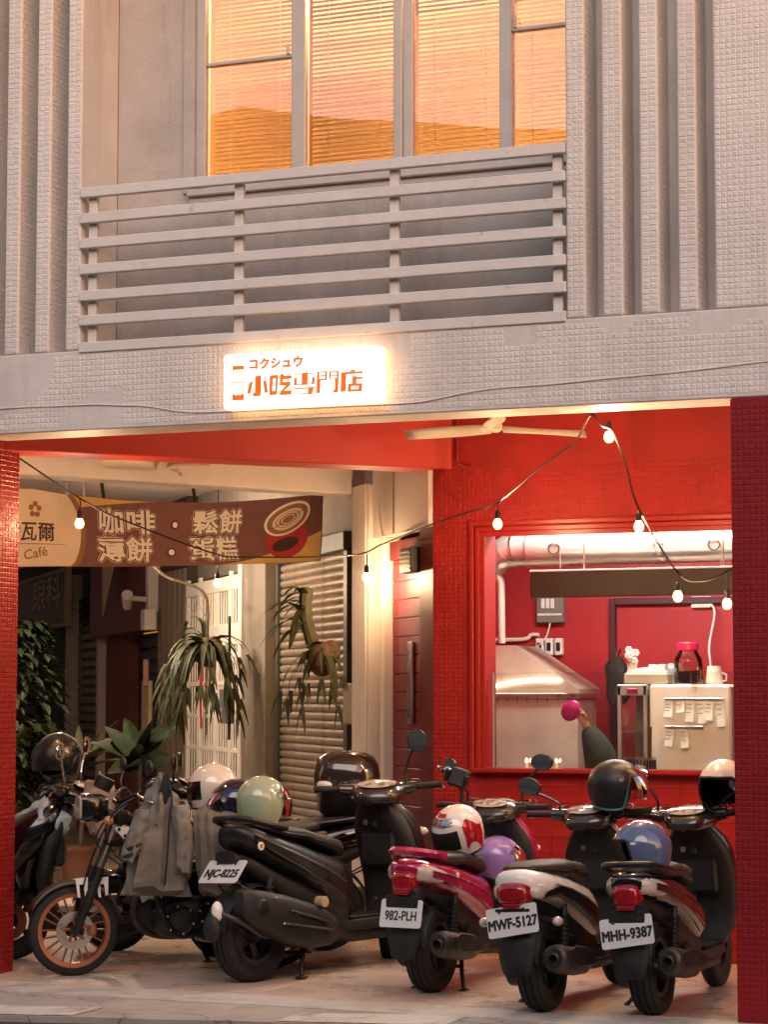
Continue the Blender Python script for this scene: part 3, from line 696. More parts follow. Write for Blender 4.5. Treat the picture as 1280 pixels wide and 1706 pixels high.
def btext(body, size, x, y, m, layer, off=0.0, sx=1.0, sp=1.0, shear=0):
    T = BTX(x, y)
    if shear: T = T @ Matrix.Rotation(shear, 4, 'Z')
    o = text_mesh('lettering', body, size, m, T, bn, off=off, depth=.0002, sx=sx, spacing=sp)
    return bmap(o, layer)
for body, x, y in (('咖啡', .77, .315), ('鬆餅', 1.545, .32), ('薄餅', .755, .11), ('蛋糕', 1.50, .115)):
    btext(body, .188, x, y, cr_m, .003, .0175, 1.2, 1.05); btext(body, .188, x, y, dk_m, .0045, .0135, 1.2, 1.05); btext(body, .188, x, y, wh_m, .006, .0052, 1.2, 1.05)
for x, y in ((1.17, .315), (1.14, .105)):
    disc('print_dot', x, y, .035, .035, dk_m, .0045); disc('print_dot', x, y, .022, .022, wh_m, .0055)
btext('伊瓦爾', .13, -.02, .215, dk_m, .005, .002); btext('Café', .085, .04, .085, br_m, .005, .001, shear=.2)
disc('print_line', .0, .145, .25, .003, br_m, .005)
for k in range(5): disc('print_flower', .02+.035*cos(k*1.256+.3), .36+.035*sin(k*1.256+.3), .022, .018, br_m, .005, n=12)
disc('print_cup', 2.16, .19, .19, .155, rd_m, .004); disc('print_saucer_shade', 2.16, .14, .12, .05, dk_m, .0048, rot=.2)
disc('print_cup_rim', 2.15, .33, .195, .115, wh_m, .0056, rot=.35); disc('print_coffee', 2.15, .328, .175, .098, br_m, .0064, rot=.35)
for q in (.82, .6, .38): disc('print_latte_art', 2.15, .325, .16*q, .085*q, cr_m, .0070+.0004*q, rot=.35, inner=.8)
disc('print_coffee_cut', 2.16, .33, .16, .005, br_m, .0078, rot=.5)
for x in (.6, 1.35):
    MB().tube([BS(x, .49), BS(x, .49)+Vector((0, 0, .2))-BN*.05], .012, 6).build('hanger', M['darkmetal'], bn)

# ================================================================== STRING LIGHTS
wire_m = mat('black_cord', (.018, .014, .013), .5)
def catm(pts, k=8):
    P_ = [Vector(p) for p in pts]; out = []
    for i in range(len(P_)-1):
        a, b, c_, d_ = P_[max(i-1, 0)], P_[i], P_[i+1], P_[min(i+2, len(P_)-1)]
        for j in range(k):
            t = j/k; out.append(.5*((2*b)+(c_-a)*t+(2*a-5*b+4*c_-d_)*t*t+(3*b-a-3*c_+d_)*t**3))
    return out+[P_[-1]]
ws = thing('string_light_cable', 'black festoon cable swagged from the left pillar over the banner to the window', 'cable')
W1 = [(.0, .45, 2.915), (.196, .802, 2.707), (.325, 1.067, 2.60), (.618, 1.671, 2.431), (.752, 1.945, 2.414), (1.12, 2.702, 2.46), (1.245, 2.94, 2.545), (1.80, 2.27, 2.595), (2.276, 1.838, 2.651), (2.517, 1.579, 2.668), (2.91, 1.157, 2.815), (3.223, .821, 2.918), (3.40, .45, 2.975), (3.47, .33, 2.995),
      (3.485, .45, 2.95), (3.50, .593, 2.93), (3.543, .691, 2.764), (3.588, .774, 2.54), (3.727, 1.032, 2.213), (3.817, 1.198, 2.171), (3.912, 1.375, 2.23), (4.10, 1.7, 2.40), (4.35, 2.25, 2.5)]
MB().tube(catm(W1), .0055, 6).build('cord', wire_m, ws)
MB().tube([(3.47, .2995, 3.05), (3.47, .33, 3.04), (3.47, .335, 2.99), (3.47, .32, 2.985)], .006, 6).build('hook', M['darkmetal'], ws)
glow = emit('filament_glow', (1.0, 0.69, 0.43), 500)
amber = bpy.data.materials.new('amber_bulb_glass'); amber.use_nodes = True; nt = amber.node_tree; nt.nodes.clear()
n1 = nt.nodes.new('ShaderNodeBsdfTransparent'); n1.inputs[0].default_value = (1, .9, .75, 1); n2 = nt.nodes.new('ShaderNodeEmission'); n2.inputs[0].default_value = (1, .42, .10, 1); n2.inputs[1].default_value = 1.5
n3 = nt.nodes.new('ShaderNodeAddShader'); n4 = nt.nodes.new('ShaderNodeOutputMaterial'); nt.links.new(n1.outputs[0], n3.inputs[0]); nt.links.new(n2.outputs[0], n3.inputs[1]); nt.links.new(n3.outputs[0], n4.inputs[0])
def bulb_mesh():
    pr = [(.0005, -.062), (.012, -.060), (.022, -.050), (.0265, -.036), (.025, -.022), (.018, -.008), (.013, .0)]
    o = MB().lathe(pr, 14).build('bulb_glass', amber); me = o.data; bpy.data.objects.remove(o)
    o = MB().lathe([(.0005, -.004), (.0145, -.003), (.0155, .012), (.0155, .035), (.011, .045), (.0045, .052)], 12).build('socket', M['black']); ms = o.data; bpy.data.objects.remove(o)
    return me, ms
bme, sme = bulb_mesh()
o = MB().ell((0, 0, -.034), (.0125, .0125, .018), 12, 8).build('filament', glow); fme = o.data; bpy.data.objects.remove(o)
BL_ = [((.196, .802, 2.56), 2.707, 'lit bulb hanging in front of the pale end of the banner'), (tuple(A0+U*3.35+NN*.58+Vector((0, 0, 2.40))), 3.3, 'lit bulb hanging before the top of the white gate, just under the banner'),
       ((1.178, 2.823, 2.323), 2.472, 'lit bulb hanging against the white pilaster'), ((2.517, 1.579, 2.545), 2.668, 'lit bulb hanging at the upper left corner of the kitchen window'),
       ((3.484, .582, 2.905), 2.98, 'topmost lit bulb, close under the front beam'), ((3.588, .774, 2.445), 2.535, 'lit bulb hanging over the steel duct'),
       ((3.727, 1.032, 2.085), 2.213, 'lit bulb hanging over the dark signboard in the kitchen window'), ((3.912, 1.375, 2.055), 2.23, 'lit bulb nearest the right red pillar')]
for (x, y, z), zw, lb in BL_:
    t = thing('light_bulb', lb, 'light bulb', (x, y, z+.03), group='warm bulbs on the festoon cable')
    g_ = link('bulb_glass', bme, t); link('socket', sme, t); link('filament', fme, g_)
    if zw > 3.2: g_.children[0].data = fme.copy(); g_.children[0].data.materials[0] = emit('bright_filament_glow', (1.0, 0.69, 0.43), 420)
    dz = zw-z-.03
    if dz > .055: MB().tube([(0, 0, .05), (.004, .003, (.05+dz)/2), (0, 0, dz)], .004, 6).build('pendant_cord', wire_m, t)

pl_ = thing('added_tube_lamp', 'unseen tube lamp added behind the banner to light the white grille gate', 'lamp')
pl_.matrix_world = ARM @ Matrix.Translation((-4.6, -1.45, 2.74))  # added lamp, hidden by the banner, brightens the gate
MB().tube([(-.55, 0, 0), (.55, 0, 0)], .016, 10).build('tube', emit('added_tube_glow', (1.0, .76, .56), 88), pl_)
MB().box((-.6, -.03, .03), (.6, .03, .16), .006).build('batten', M['cream'], pl_, smooth=0)
for x in (-.4, .4): MB().tube([(x, 0, .15), (x, 0, .57)], .008, 8).build('hanger_rod', M['alu'], pl_)
# ceiling fans
fan_m = mat('fan_cream', (.62, .54, .44), .4, var=.05)
def ceiling_fan(loc, r, ang, label):
    t = thing('ceiling_fan', label, 'fan', loc)
    MB().lathe([(.001, -.022), (.025, -.02), (.042, -.006), (.044, .02), (.03, .05), (.014, .06)], 20).build('hub', fan_m, t)
    MB().tube([(0, 0, .05), (0, 0, 3.38-loc[2])], .012, 8).build('rod', fan_m, t)
    for k in range(3):
        a = ang+k*2*pi/3; rows = []
        for i in range(9):
            f = i/8; w = .028+.034*sin(pi*min(1, f*1.05)); x = .04+(r-.04)*f
            if i == 8: w *= .55
            rows.append([(x, -w, -.012-.012), (x, 0, .004+.01*f), (x, w, .018)])
        mb = MB(Matrix.Rotation(a, 4, 'Z')); mb.loft(rows, caps=False, closed=False)
        o = mb.build('blade', fan_m, t, smooth=60)
        sd = o.modifiers.new('s', 'SOLIDIFY'); sd.thickness = .006
ceiling_fan((.24, 1.77, 2.985), .40, R(225), 'cream ceiling fan under the pale ceiling, left of the red beam')
ceiling_fan((2.60, 1.3, 3.065), .60, R(49), 'cream ceiling fan just under the front beam, before the red wall')

# ================================================================== KITCHEN
lampk = thing('ceiling_light', 'bright ceiling light panel inside the red kitchen', 'lamp', (2.9, 3.1, 2.985))
MB().box((-.75, -.18, -.03), (.75, .18, .0)).build('diffuser', emit('kitchen_tube_light', (1.0, .96, .89), 8.4), lampk, smooth=0)
MB().box((-.78, -.21, -.001), (.78, .21, .014), .004).build('frame', M['alu'], lampk, smooth=0)
du = thing('exhaust_duct', 'shiny steel ventilation duct across the top of the kitchen window', 'duct', (0, 0, 0))
duct_m = mat('spiral_duct_steel', (.60, .56, .50), .34, .75, var=.15, vscale=3, rvar=.1)
yD, zD, rD = 3.4, 2.51, .108
pts = [(1.86, yD, 2.36), (1.86, yD, 2.40), (1.872, yD, 2.445), (1.905, yD, 2.482), (1.95, yD, 2.503), (2.0, yD, zD), (2.1, yD, zD)]
MB().tube(pts, [rD*.62, rD*.75, rD*.95, rD, rD, rD, rD], 24).build('elbow', duct_m, du)
for k, (a, b) in enumerate(((2.1, 3.03), (3.03, 4.4))): MB().tube([(a, yD, zD), (b, yD, zD)], rD-.001*k, 28).build('pipe', duct_m, du)
for p, q in (((1.925, yD, 2.49), (.8, 0, .6)), ((2.0, yD, zD), (1, 0, .12)), ((2.1, yD, zD), (1, 0, 0)), ((2.98, yD, zD), (1, 0, 0)), ((3.03, yD, zD), (1, 0, 0))):
    v = Vector(q).normalized()*.008; MB().tube([Vector(p)-v, Vector(p)+v], rD+.004, 28).build('band', M['steel'], du)
for x in (2.307, 3.37):
    MB().lathe([(.034, -.006), (.04, -.006), (.04, .006), (.034, .006), (.034, -.006)], 24, frame((1, 0, 0), (0, 0, 1), (0, -1, 0), (x, yD-rD-.006, zD-.0))).build('hanger_ring', M['darkmetal'], du)
    MB().tube([(x+.045, yD-rD-.01, 2.99), (x+.045, yD-rD-.01, 2.34)], .003, 6).build('hanger_rod', M['steel'], du)
MB().tube([(1.87, yD, 2.37), (1.90, yD+.0, 2.3), (1.905, yD, 1.9)], [.035, .028, .026], 14).build('drop_pipe', mat('pale_hose', (.5, .46, .42), .4, .3), du)

bd = thing('hanging_signboard', 'long dark brown blank signboard hung across the kitchen window', 'signboard')
MB().box((2.252, 2.96, 2.178), (4.6, 3.04, 2.340), .004).build('board', mat('signboard_brown', (.035, .024, .016), .5, var=.15), bd, smooth=0)
MB().box((2.25, 2.955, 2.340), (4.6, 3.045, 2.352), .002).build('top_edge', M['cream'], bd, smooth=0)
for x in (2.6, 3.5): MB().tube([(x, 3.0, 2.35), (x, 3.0, 2.99)], .005, 6).build('hanger_rod', M['steel'], bd)

hd = thing('range_hood', 'stainless steel cooker hood with a sloping top', 'range hood')
hs = mat('hood_steel', (.62, .57, .50), .42, .3, var=.14, vscale=4, rvar=.1, dirt=(.42, .36, .29), dscale=4, dlo=.5, dhi=.8, streak=True)
T = frame((1, 0, 0), (0, 0, 1), (0, -1, 0), (0, 3.6, 0))
MB(T).prism([(1.70, 1.56), (2.37, 1.56), (2.37, 1.60), (1.93, 1.89), (1.70, 1.89)], -.5, 0, Matrix.Identity(4)).build('canopy', hs, hd, smooth=0)
MB().box((1.70, 3.585, 1.535), (2.378, 4.1, 1.572), .004).build('rim', M['steel'], hd, smooth=0)
MB().box((1.70, 3.61, 1.05), (2.36, 4.05, 1.534), .003).build('back_panel', hs, hd, smooth=0)
MB().tube([(1.72, 3.588, 1.60), (1.82, 3.586, 1.625), (1.95, 3.586, 1.648), (2.1, 3.587, 1.66), (2.25, 3.588, 1.655)], .009, 8).build('glint_strip', emit('hood_reflection_glow', (1.0, .8, .5), 2), hd)  # glowing tube stands in for a reflection curving across the hood
for i in range(9): MB().box((1.74+.07*i, 3.578, 1.512), (1.742+.07*i, 3.586, 1.545)).build('hook', M['darkmetal'], hd, smooth=0)

fz = thing('freezer', 'white upright freezer with order slips clipped to its side', 'freezer')
wm = mat('freezer_enamel', (.86, .82, .70), .35, var=.04)
MB().box((2.935, 3.3, .03), (3.465, 3.95, 1.626), .015).build('body', wm, fz, smooth=0)
for x0, x1, z in ((3.04, 3.42, 1.53), (3.04, 3.29, 1.352)): MB().box((x0, 3.288, z-.006), (x1, 3.299, z+.012), .002).build('clip_rail', M['steel'], fz, smooth=0)
tk = mat('order_slip_paper', (.74, .70, .60), .8, var=.06)
nt_ = 0
for x, z, hh in ((3.07, 1.52, .10), (3.14, 1.52, .07), (3.21, 1.52, .13), (3.275, 1.52, .14), (3.335, 1.52, .12), (3.395, 1.52, .16), (3.075, 1.345, .11), (3.165, 1.345, .12)):
    mb = MB(Matrix.Translation((x, 3.284, z)) @ Matrix.Rotation(R(random.uniform(-6, 6)), 4, 'Y'))
    mb.loft([[(-.026, -.002-.012*(k/4)**2+.004*sin(k), -hh*k/4), (.026, -.004-.014*(k/4)**2, -hh*k/4)] for k in range(5)], closed=False, caps=False)
    sl = mb.build('order_slip', tk, fz); pr2 = MB(mb.T)
    for q in range(3): pr2.box((-.019, -.0225-.004*q, -.018-hh*.2*q-.004), (.012+.007*(q % 2), -.0215-.004*q, -.018-hh*.2*q), 0)
    pr2.build('print_line', M['plate_ink'], sl, smooth=0, kind='stuff')
dc = thing('display_cabinet', 'glass fronted display cabinet beside the white freezer', 'cabinet')
mb = MB()
for x in (2.735, 2.905): mb.box((x-.012, 3.3, .9), (x+.012, 3.33, 1.62), .003)
mb.box((2.722, 3.3, 1.555), (2.92, 3.75, 1.626), .004).box((2.722, 3.3, .86), (2.92, 3.75, .9), .004).box((2.722, 3.72, .9), (2.92, 3.75, 1.56), .004)
mb.build('case', mat('cabinet_grey', (.42, .37, .32), .35, .3), dc, smooth=0)
MB().box((2.748, 3.308, .9), (2.892, 3.312, 1.554)).build('door_pane', glass_mat('cabinet_glass', .08), dc, smooth=0)
for z in (1.1, 1.32): MB().box((2.735, 3.33, z), (2.905, 3.72, z+.01)).build('shelf', M['steel'], dc, smooth=0)
MB().box((2.79, 3.292, 1.57), (2.86, 3.2995, 1.60), .002).build('badge', M['magenta'], dc, smooth=0)
ct = thing('kitchen_counter', 'steel counter behind the serving window', 'counter')
MB().box((1.7, 2.95, .86), (2.55, 3.28, .9), .004).box((2.86, 2.70, .86), (4.4, 3.2, .9), .004).build('top', M['steel'], ct, smooth=0)
MB().box((1.72, 3.0, .03), (2.53, 3.27, .86)).box((2.88, 2.74, .03), (4.38, 3.18, .86)).build('base', M['darkmetal'], ct, smooth=0)
jr = thing('glass_jar', 'big glass jar of dark drink with a bright pink lid on the freezer', 'jar', (3.162, 3.42, 1.627))
MB().lathe([(.001, .002), (.088, .004), (.092, .02), (.092, .13), (.088, .165), (.065, .2), (.058, .215), (.058, .225)], 24).build('glass', glass_mat('jar_glass', .07, (.93, .9, .86)), jr)
MB().lathe([(.001, .006), (.086, .006), (.087, .085), (.001, .086)], 24).build('drink', mat('dark_drink', (.02, .008, .004), .1), jr)
MB().lathe([(.062, .218), (.068, .22), (.068, .262), (.062, .268), (.001, .268)], 24).build('lid', mat('pink_lid', (.65, .02, .10), .35), jr)
cu = thing('plastic_cup', 'stacked white plastic cups on the right of the freezer top', 'cup', (3.335, 3.40, 1.627))
MB().lathe([(.001, .001), (.05, .001), (.056, .012), (.042, .115), (.001, .117)], 20).build('cup_stack', mat('cup_plastic', (.72, .66, .56), .4), cu)
MB().tube([(.05, 0, .02), (.078, 0, .025), (.08, 0, .06), (.048, 0, .075)], .006, 6).build('handle', mat('cup_plastic_clear', (.7, .62, .5), .3), cu)
mg = thing('measuring_cup', 'small clear measuring cup at the freezer edge', 'cup', (3.23, 3.325, 1.627))
MB().lathe([(.001, .002), (.036, .002), (.042, .09), (.039, .09), (.034, .006), (.001, .006)], 18).build('glass', glass_mat('cup_glass', .1, (.9, .87, .8)), mg)
bk = thing('food_box', 'clear plastic box of pale food on the freezer', 'food box', (2.9, 3.42, 1.627))
MB().box((-.145, -.08, .0), (.145, .08, .075), .012).build('tub', mat('tub_plastic', (.62, .52, .36), .2, trans=.3), bk, smooth=0)
MB().ell((0, 0, .075), (.13, .07, .035), 20, 10).build('food', mat('pale_food', (.62, .48, .28), .7, var=.25, vscale=30, bump=.5), bk)
mk = thing('milk_carton', 'blue and white milk cartons behind the food box', 'carton', (2.98, 3.56, 1.627))
MB().box((-.11, -.04, 0), (.0, .04, .13), .004).build('carton_body', mat('carton_white', (.7, .66, .6), .5, dirt=(.6, .25, .05), dscale=14, dlo=.55, dhi=.6), mk, smooth=0)
MB().box((.02, -.04, 0), (.09, .04, .135), .004).build('carton_body', mat('carton_blue', (.2, .32, .5), .5, dirt=(.65, .65, .62), dscale=20, dlo=.48, dhi=.5), mk, smooth=0)
fw = thing('flower_vase', 'small vase of white flowers beside the cabinet top', 'vase', (2.79, 3.42, 1.627))
MB().lathe([(.001, .001), (.035, .001), (.042, .05), (.03, .1), (.036, .14)], 16).build('vase', M['cream'], fw)
pet = mat('white_petal', (.72, .66, .58), .7)
for k in range(9):
    a = k*2.4; x, y, z = .045*cos(a)*(.4+.1*(k % 4)), .04*sin(a), .15+.018*(k % 5)
    mb = MB()
    for q in range(6): mb.ell((x+.014*cos(q*1.05), y-.008, z+.014*sin(q*1.05)), (.011, .006, .011), 8, 5)
    mb.build('flower', pet, fw)
pt = thing('noodle_pot', 'striped steel strainer pot on the counter with a wooden handle', 'pot', (2.90, 3.2, .9))
MB().lathe([(.001, .06), (.098, .06), (.1, .265), (.094, .265), (.092, .08), (.001, .08)], 28).build('pot', M['steel'], pt)
for k in range(16):
    a = -pi+k*pi/15; MB().box((-.005, -.003, .08), (.005, .003, .25)).build('slot', M['darkmetal'], pt, smooth=0).matrix_basis = Matrix.Translation((.1005*cos(a), .1005*sin(a), 0)) @ Matrix.Rotation(a+pi/2, 4, 'Z')
MB().tube([(.075, -.03, .25), (.075, -.03, .46)], [.008, .011], 10).build('handle', mat('dark_wood', (.10, .04, .02), .5), pt)
for (x, z, lb) in ((2.74, 1.25, 'pale wall switch plate low beside the cabinet'), (2.957, 2.20, 'white wall socket on the right of the red kitchen wall')):
    t = thing('wall_socket', lb, 'socket', (x, 4.597 if z > 2 else 3.9, z))
    MB().box((-.07, -.03, -.04) if z > 2 else (-.05, -.02, -.07), (.07, .002, .04) if z > 2 else (.05, .002, .07), .006).build('plate', M['cream'], t, smooth=0)
    MB().box((-.03, -.034, -.015) if z > 2 else (-.02, -.024, -.03), (.03, -.029, .015) if z > 2 else (.02, -.019, .03), .003).build('insert', M['alu'], t, smooth=0)
wc = thing('power_cord', 'white cord hanging from the wall socket to the freezer top', 'cord')
MB().tube(catm([(3.02, 4.57, 2.19), (3.06, 4.54, 2.12), (3.03, 4.5, 1.9), (3.05, 4.45, 1.75), (3.06, 4.4, 1.5)]), .008, 6).build('cord', M['cream'], wc)
ep = thing('breaker_panel', 'grey breaker box on the red kitchen wall under the signboard', 'breaker box', (1.87, 4.6, 2.17))
MB().box((-.1, -.06, -.10), (.1, -.002, .16), .006).build('case', mat('breaker_grey', (.16, .14, .12), .5), ep, smooth=0)
for k in range(3): MB().box((-.06+.035*k, -.075, .0), (-.035+.035*k, -.06, .07), .003).build('breaker', M['cream'], ep, smooth=0)
MB().box((-.09, -.068, -.05), (.09, -.06, -.035), .002).build('label_strip', M['cream'], ep, smooth=0)
MB().tube(catm([(0, -.05, -.1), (-.03, -.05, -.2), (-.1, -.05, -.28), (-.12, -.05, -.38)]), .006, 6).build('wire', M['cream'], ep)
sb = thing('switch_block', 'row of three white sockets on the red kitchen wall', 'socket', (1.86, 4.6, 1.9))
for k in range(3):
    p = MB().box((-.1+.07*k, -.05, -.06), (-.045+.07*k, -.002, .06), .006).build('socket_plate', M['cream'], sb, smooth=0)
    MB().box((-.088+.07*k, -.054, -.03), (-.057+.07*k, -.049, .03), .003).build('insert', M['black'], p, smooth=0)
cdt = thing('wall_conduit', 'pale conduit running along the kitchen wall to the sockets', 'conduit')
MB().tube(catm([(1.35, 4.57, 1.955), (1.66, 4.57, 1.955), (1.72, 4.57, 1.985), (1.78, 4.57, 1.985)]), .014, 8).build('pipe', M['cream'], cdt)
bgp = thing('black_bag', 'dark bag hanging on the kitchen door frame', 'bag', (2.63, 3.62, 1.5))
mb = MB(); mb.loft([ring_xy(z, .01*sin(z*20), hx*(1+.1*sin(z*31)), .05, 16) for z, hx in ((.0, .05), (.05, .075), (.15, .08), (.25, .07), (.31, .03))]); mb.build('bag', mat('black_fabric', (.015, .012, .012), .7, var=.3, bump=.5, bscale=30), bgp)
MB().tube([(0, 0, .3), (-.02, .02, .36), (.02, .02, .36), (.0, 0, .3)], .006, 6).build('strap', M['black'], bgp)
gp = thing('counter_glass', 'low clear glass screen standing on the window sill', 'glass screen')
MB().box((2.211, 2.372, 1.119), (4.45, 2.380, 1.695), .001).build('pane', glass_mat('clear_glass', .05, (.97, .96, .95)), gp, smooth=0)
MB().box((2.206, 2.366, 1.119), (2.211, 2.386, 1.695)).build('edge_strip', M['alu'], gp, smooth=0)
for x, lb in ((2.62, 'small gold candle at the left of the window sill'), (2.43, 'tiny gold candle beside the mirror on the window sill')):
    t = thing('candle', lb, 'candle', (x, 2.34, 1.119))
    MB().lathe([(.001, 0), (.014, 0), (.014, .03), (.010, .034)], 12).build('candle_body', M['cream'], t)
    MB().ell((0, 0, .045), (.005, .005, .012), 8, 6).build('flame', emit('flame', (1, .6, .2), 12), t)

# ------------------------------------------------------------------ skinned bodies
def skin_mesh(name, verts, edges, radii, m, parent, sub=2):
    me = bpy.data.meshes.new(name); me.from_pydata(verts, edges, []); me.update()
    o = bpy.data.objects.new(name, me); COL.objects.link(o)
    md = o.modifiers.new('skin', 'SKIN'); md.use_smooth_shade = True
    for i, r in enumerate(radii):
        d_ = me.skin_vertices[0].data[i]; rr = r if isinstance(r, tuple) else (r, r); d_.radius = rr; d_.use_root = (i == 0)
    s = o.modifiers.new('sub', 'SUBSURF'); s.levels = sub; s.render_levels = sub
    dg = bpy.context.evaluated_depsgraph_get(); dg.update()
    me2 = bpy.data.meshes.new_from_object(o.evaluated_get(dg)); o.modifiers.clear(); o.data = me2
    me2.materials.clear(); me2.materials.append(m); me2.polygons.foreach_set('use_smooth', [True]*len(me2.polygons))
    o.parent = parent; return o
ps = thing('person', 'person stooping in the kitchen, dark green sleeve raised, holding a pink bowl', 'person')
gsm = mat('dark_green_cloth', (.035, .042, .026), .8, var=.2, bump=.3, bscale=40); skm = mat('skin', (.50, .28, .19), .5)
V = [(3.0, 3.02, .84), (2.92, 3.0, 1.0), (2.84, 2.97, 1.08), (2.76, 2.9, 1.02), (2.73, 2.88, .98),
     (2.755, 2.86, 1.10), (2.735, 2.86, 1.20), (2.685, 2.87, 1.30), (2.645, 2.88, 1.365),
     (2.86, 3.1, 1.0), (2.78, 3.08, .88), (2.68, 3.0, .80), (2.95, 2.95, .48), (2.98, 3.0, .06), (3.06, 3.12, .48), (3.06, 3.14, .06), (2.90, 2.99, .06), (2.98, 3.12, .06)]
E_ = [(0, 1), (1, 2), (2, 3), (3, 4), (3, 5), (5, 6), (6, 7), (7, 8), (2, 9), (9, 10), (10, 11), (0, 12), (12, 13), (0, 14), (14, 15), (13, 16), (15, 17)]
rad = [(.13, .12), (.14, .12), (.13, .11), (.075, .075), .05, .12, .11, .075, .046, .06, .05, .035, .07, .045, .07, .045, .035, .035]
skin_mesh('body', V, E_, rad, gsm, ps)
MB().ell((2.72, 2.86, .93), (.085, .095, .115), 18, 12).build('head', skm, ps)
MB().ell((2.73, 2.87, .955), (.093, .1, .105), 18, 12).build('hair', M['black'], ps)
hm = MB()
hm.loft([ring_xy(z, xc, hx, hy, 12, 2.4, yc) for z, xc, hx, hy, yc in ((1.355, 2.65, .026, .022, 2.88), (1.385, 2.636, .03, .02, 2.875), (1.42, 2.622, .036, .017, 2.87), (1.44, 2.614, .034, .014, 2.868))])
for k in range(4):
    bx = 2.59+.017*k
    hm.tube([(bx, 2.866, 1.435), (bx-.012, 2.855, 1.462-.004*abs(k-1.5)), (bx-.03, 2.845, 1.47), (bx-.04, 2.852, 1.458)], [.0095, .009, .008, .006], 8)
hm.tube([(2.65, 2.87, 1.40), (2.652, 2.85, 1.425), (2.636, 2.838, 1.445), (2.618, 2.838, 1.45)], [.012, .011, .009, .007], 8)
hm.build('hand', skm, ps)
pk = thing('pink_bowl', 'shiny magenta bowl held up in the raised hand', 'bowl', (2.553, 2.84, 1.465))
MB().lathe([(.001, .02), (.03, .018), (.055, .005), (.066, -.012), (.063, -.012), (.052, .0), (.028, .012), (.001, .014)], 28, frame((1, 0, .15), (0, 0, 1), (0, -1, .2))).build('bowl', mat('pink_plastic', (.55, .02, .22), .2, coat=.6), pk)
# ================================================================== SCOOTERS
YAX = frame((0, 0, 1), (1, 0, 0), (0, 1, 0))            # lathe axis along the axle (local y)
def at(T, x, y, z): return T @ Matrix.Translation((x, y, z))
def wheel(root, T, x, Rr, w, rim_m, spokes=5, rimr=.62, disc=False, name='wheel', sw=.03):
    C_ = at(T, x, 0, Rr) @ YAX
    a = .5*w
    pr = [(Rr*rimr, -a*.62), (Rr*rimr+.015, -a*.86), (Rr-.045, -a), (Rr-.022, -a*.94), (Rr-.010, -a*.80), (Rr-.015, -a*.74), (Rr-.006, -a*.64), (Rr-.001, -a*.34), (Rr-.007, -a*.30), (Rr-.007, -a*.22), (Rr, -a*.16), (Rr, a*.16), (Rr-.007, a*.22), (Rr-.007, a*.30), (Rr-.001, a*.34), (Rr-.006, a*.64), (Rr-.015, a*.74), (Rr-.010, a*.80), (Rr-.022, a*.94), (Rr-.045, a), (Rr*rimr+.015, a*.86), (Rr*rimr, a*.62)]
    t = MB().lathe(pr, 44, C_).build(name, M['rubber'], root, smooth=40)
    r2 = Rr*rimr
    rm = MB().lathe([(r2-.02, -a*.66), (r2+.004, -a*.74), (r2+.006, -a*.6), (r2-.012, -a*.4), (r2-.016, a*.4), (r2+.006, a*.6), (r2+.004, a*.74), (r2-.02, a*.66), (r2-.024, 0), (r2-.02, -a*.66)], 44, C_)
    rm.build('rim', rim_m, t, smooth=40)
    hb = MB().lathe([(.001, -a*.9), (.03, -a*.9), (.034, -a*.5), (.042, -a*.2), (.042, a*.2), (.034, a*.5), (.03, a*.9), (.001, a*.9)], 18, C_)
    hb.build('hub', M['darkmetal'], t)
    for k in range(spokes):
        an = 2*pi*k/spokes+.3
        MB(C_ @ Matrix.Rotation(an, 4, 'Z')).box((.035, -sw/2, -.012), (r2-.012, sw/2, .012), .005).build('spoke', rim_m, t, smooth=0)
    if disc:
        dk = MB().lathe([(.055, a*.95), (.105, a*.95), (.105, a*.95+.004), (.055, a*.95+.004), (.055, a*.95)], 36, C_)
        dk.build('brake_disc', M['steel'], t, smooth=30)
    return t

def lens(root, name, c, r, m, rz=0.0, ry=0.0):
    return MB(ROOT_T).ell(c, r, 18, 10, rot=Matrix.Rotation(rz, 3, 'Z') @ Matrix.Rotation(ry, 3, 'Y')).build(name, m, root)
ROOT_T = Matrix.Identity(4)

def mirror(root, S, y, up=.2, out=.13, m=None, fold=0.0, glass=None, r=(.018, .068, .048), back=0.0, yaw=0.0, name='mirror'):
    """rear view mirror on a bent stalk; y is the foot on the bar"""
    sg_ = 1 if y > 0 else -1
    tip = Vector((.84-back, y+sg_*out, .955+up))
    p = MB(S).tube(catm([(.845, y, .95), (.848, y, .95+up*.35), (.845-back*.5, y+sg_*out*.45, .95+up*.72), tip]), [.0075]*25, 8)
    rot = Matrix.Rotation(yaw, 3, 'Z') @ Matrix.Rotation(sg_*fold, 3, 'X')
    p.ell(tip+Vector((0, sg_*.02, .03)), r, 18, 10, rot=rot)
    o = p.build(name, m or M['black'], root)
    g = MB(S); c = tip+Vector((0, sg_*.02, .03)); rows = []
    for k in range(5):
        f = .02+.9*k/4; rows.append([c+rot @ Vector((-r[0]*1.02-.001+.004*f*f, r[1]*f*cos(2*pi*j/20), r[2]*f*sin(2*pi*j/20))) for j in range(20)])
    g.loft(rows, caps=False)
    g.build('mirror_glass', glass or M['mirror'], o)
    return o

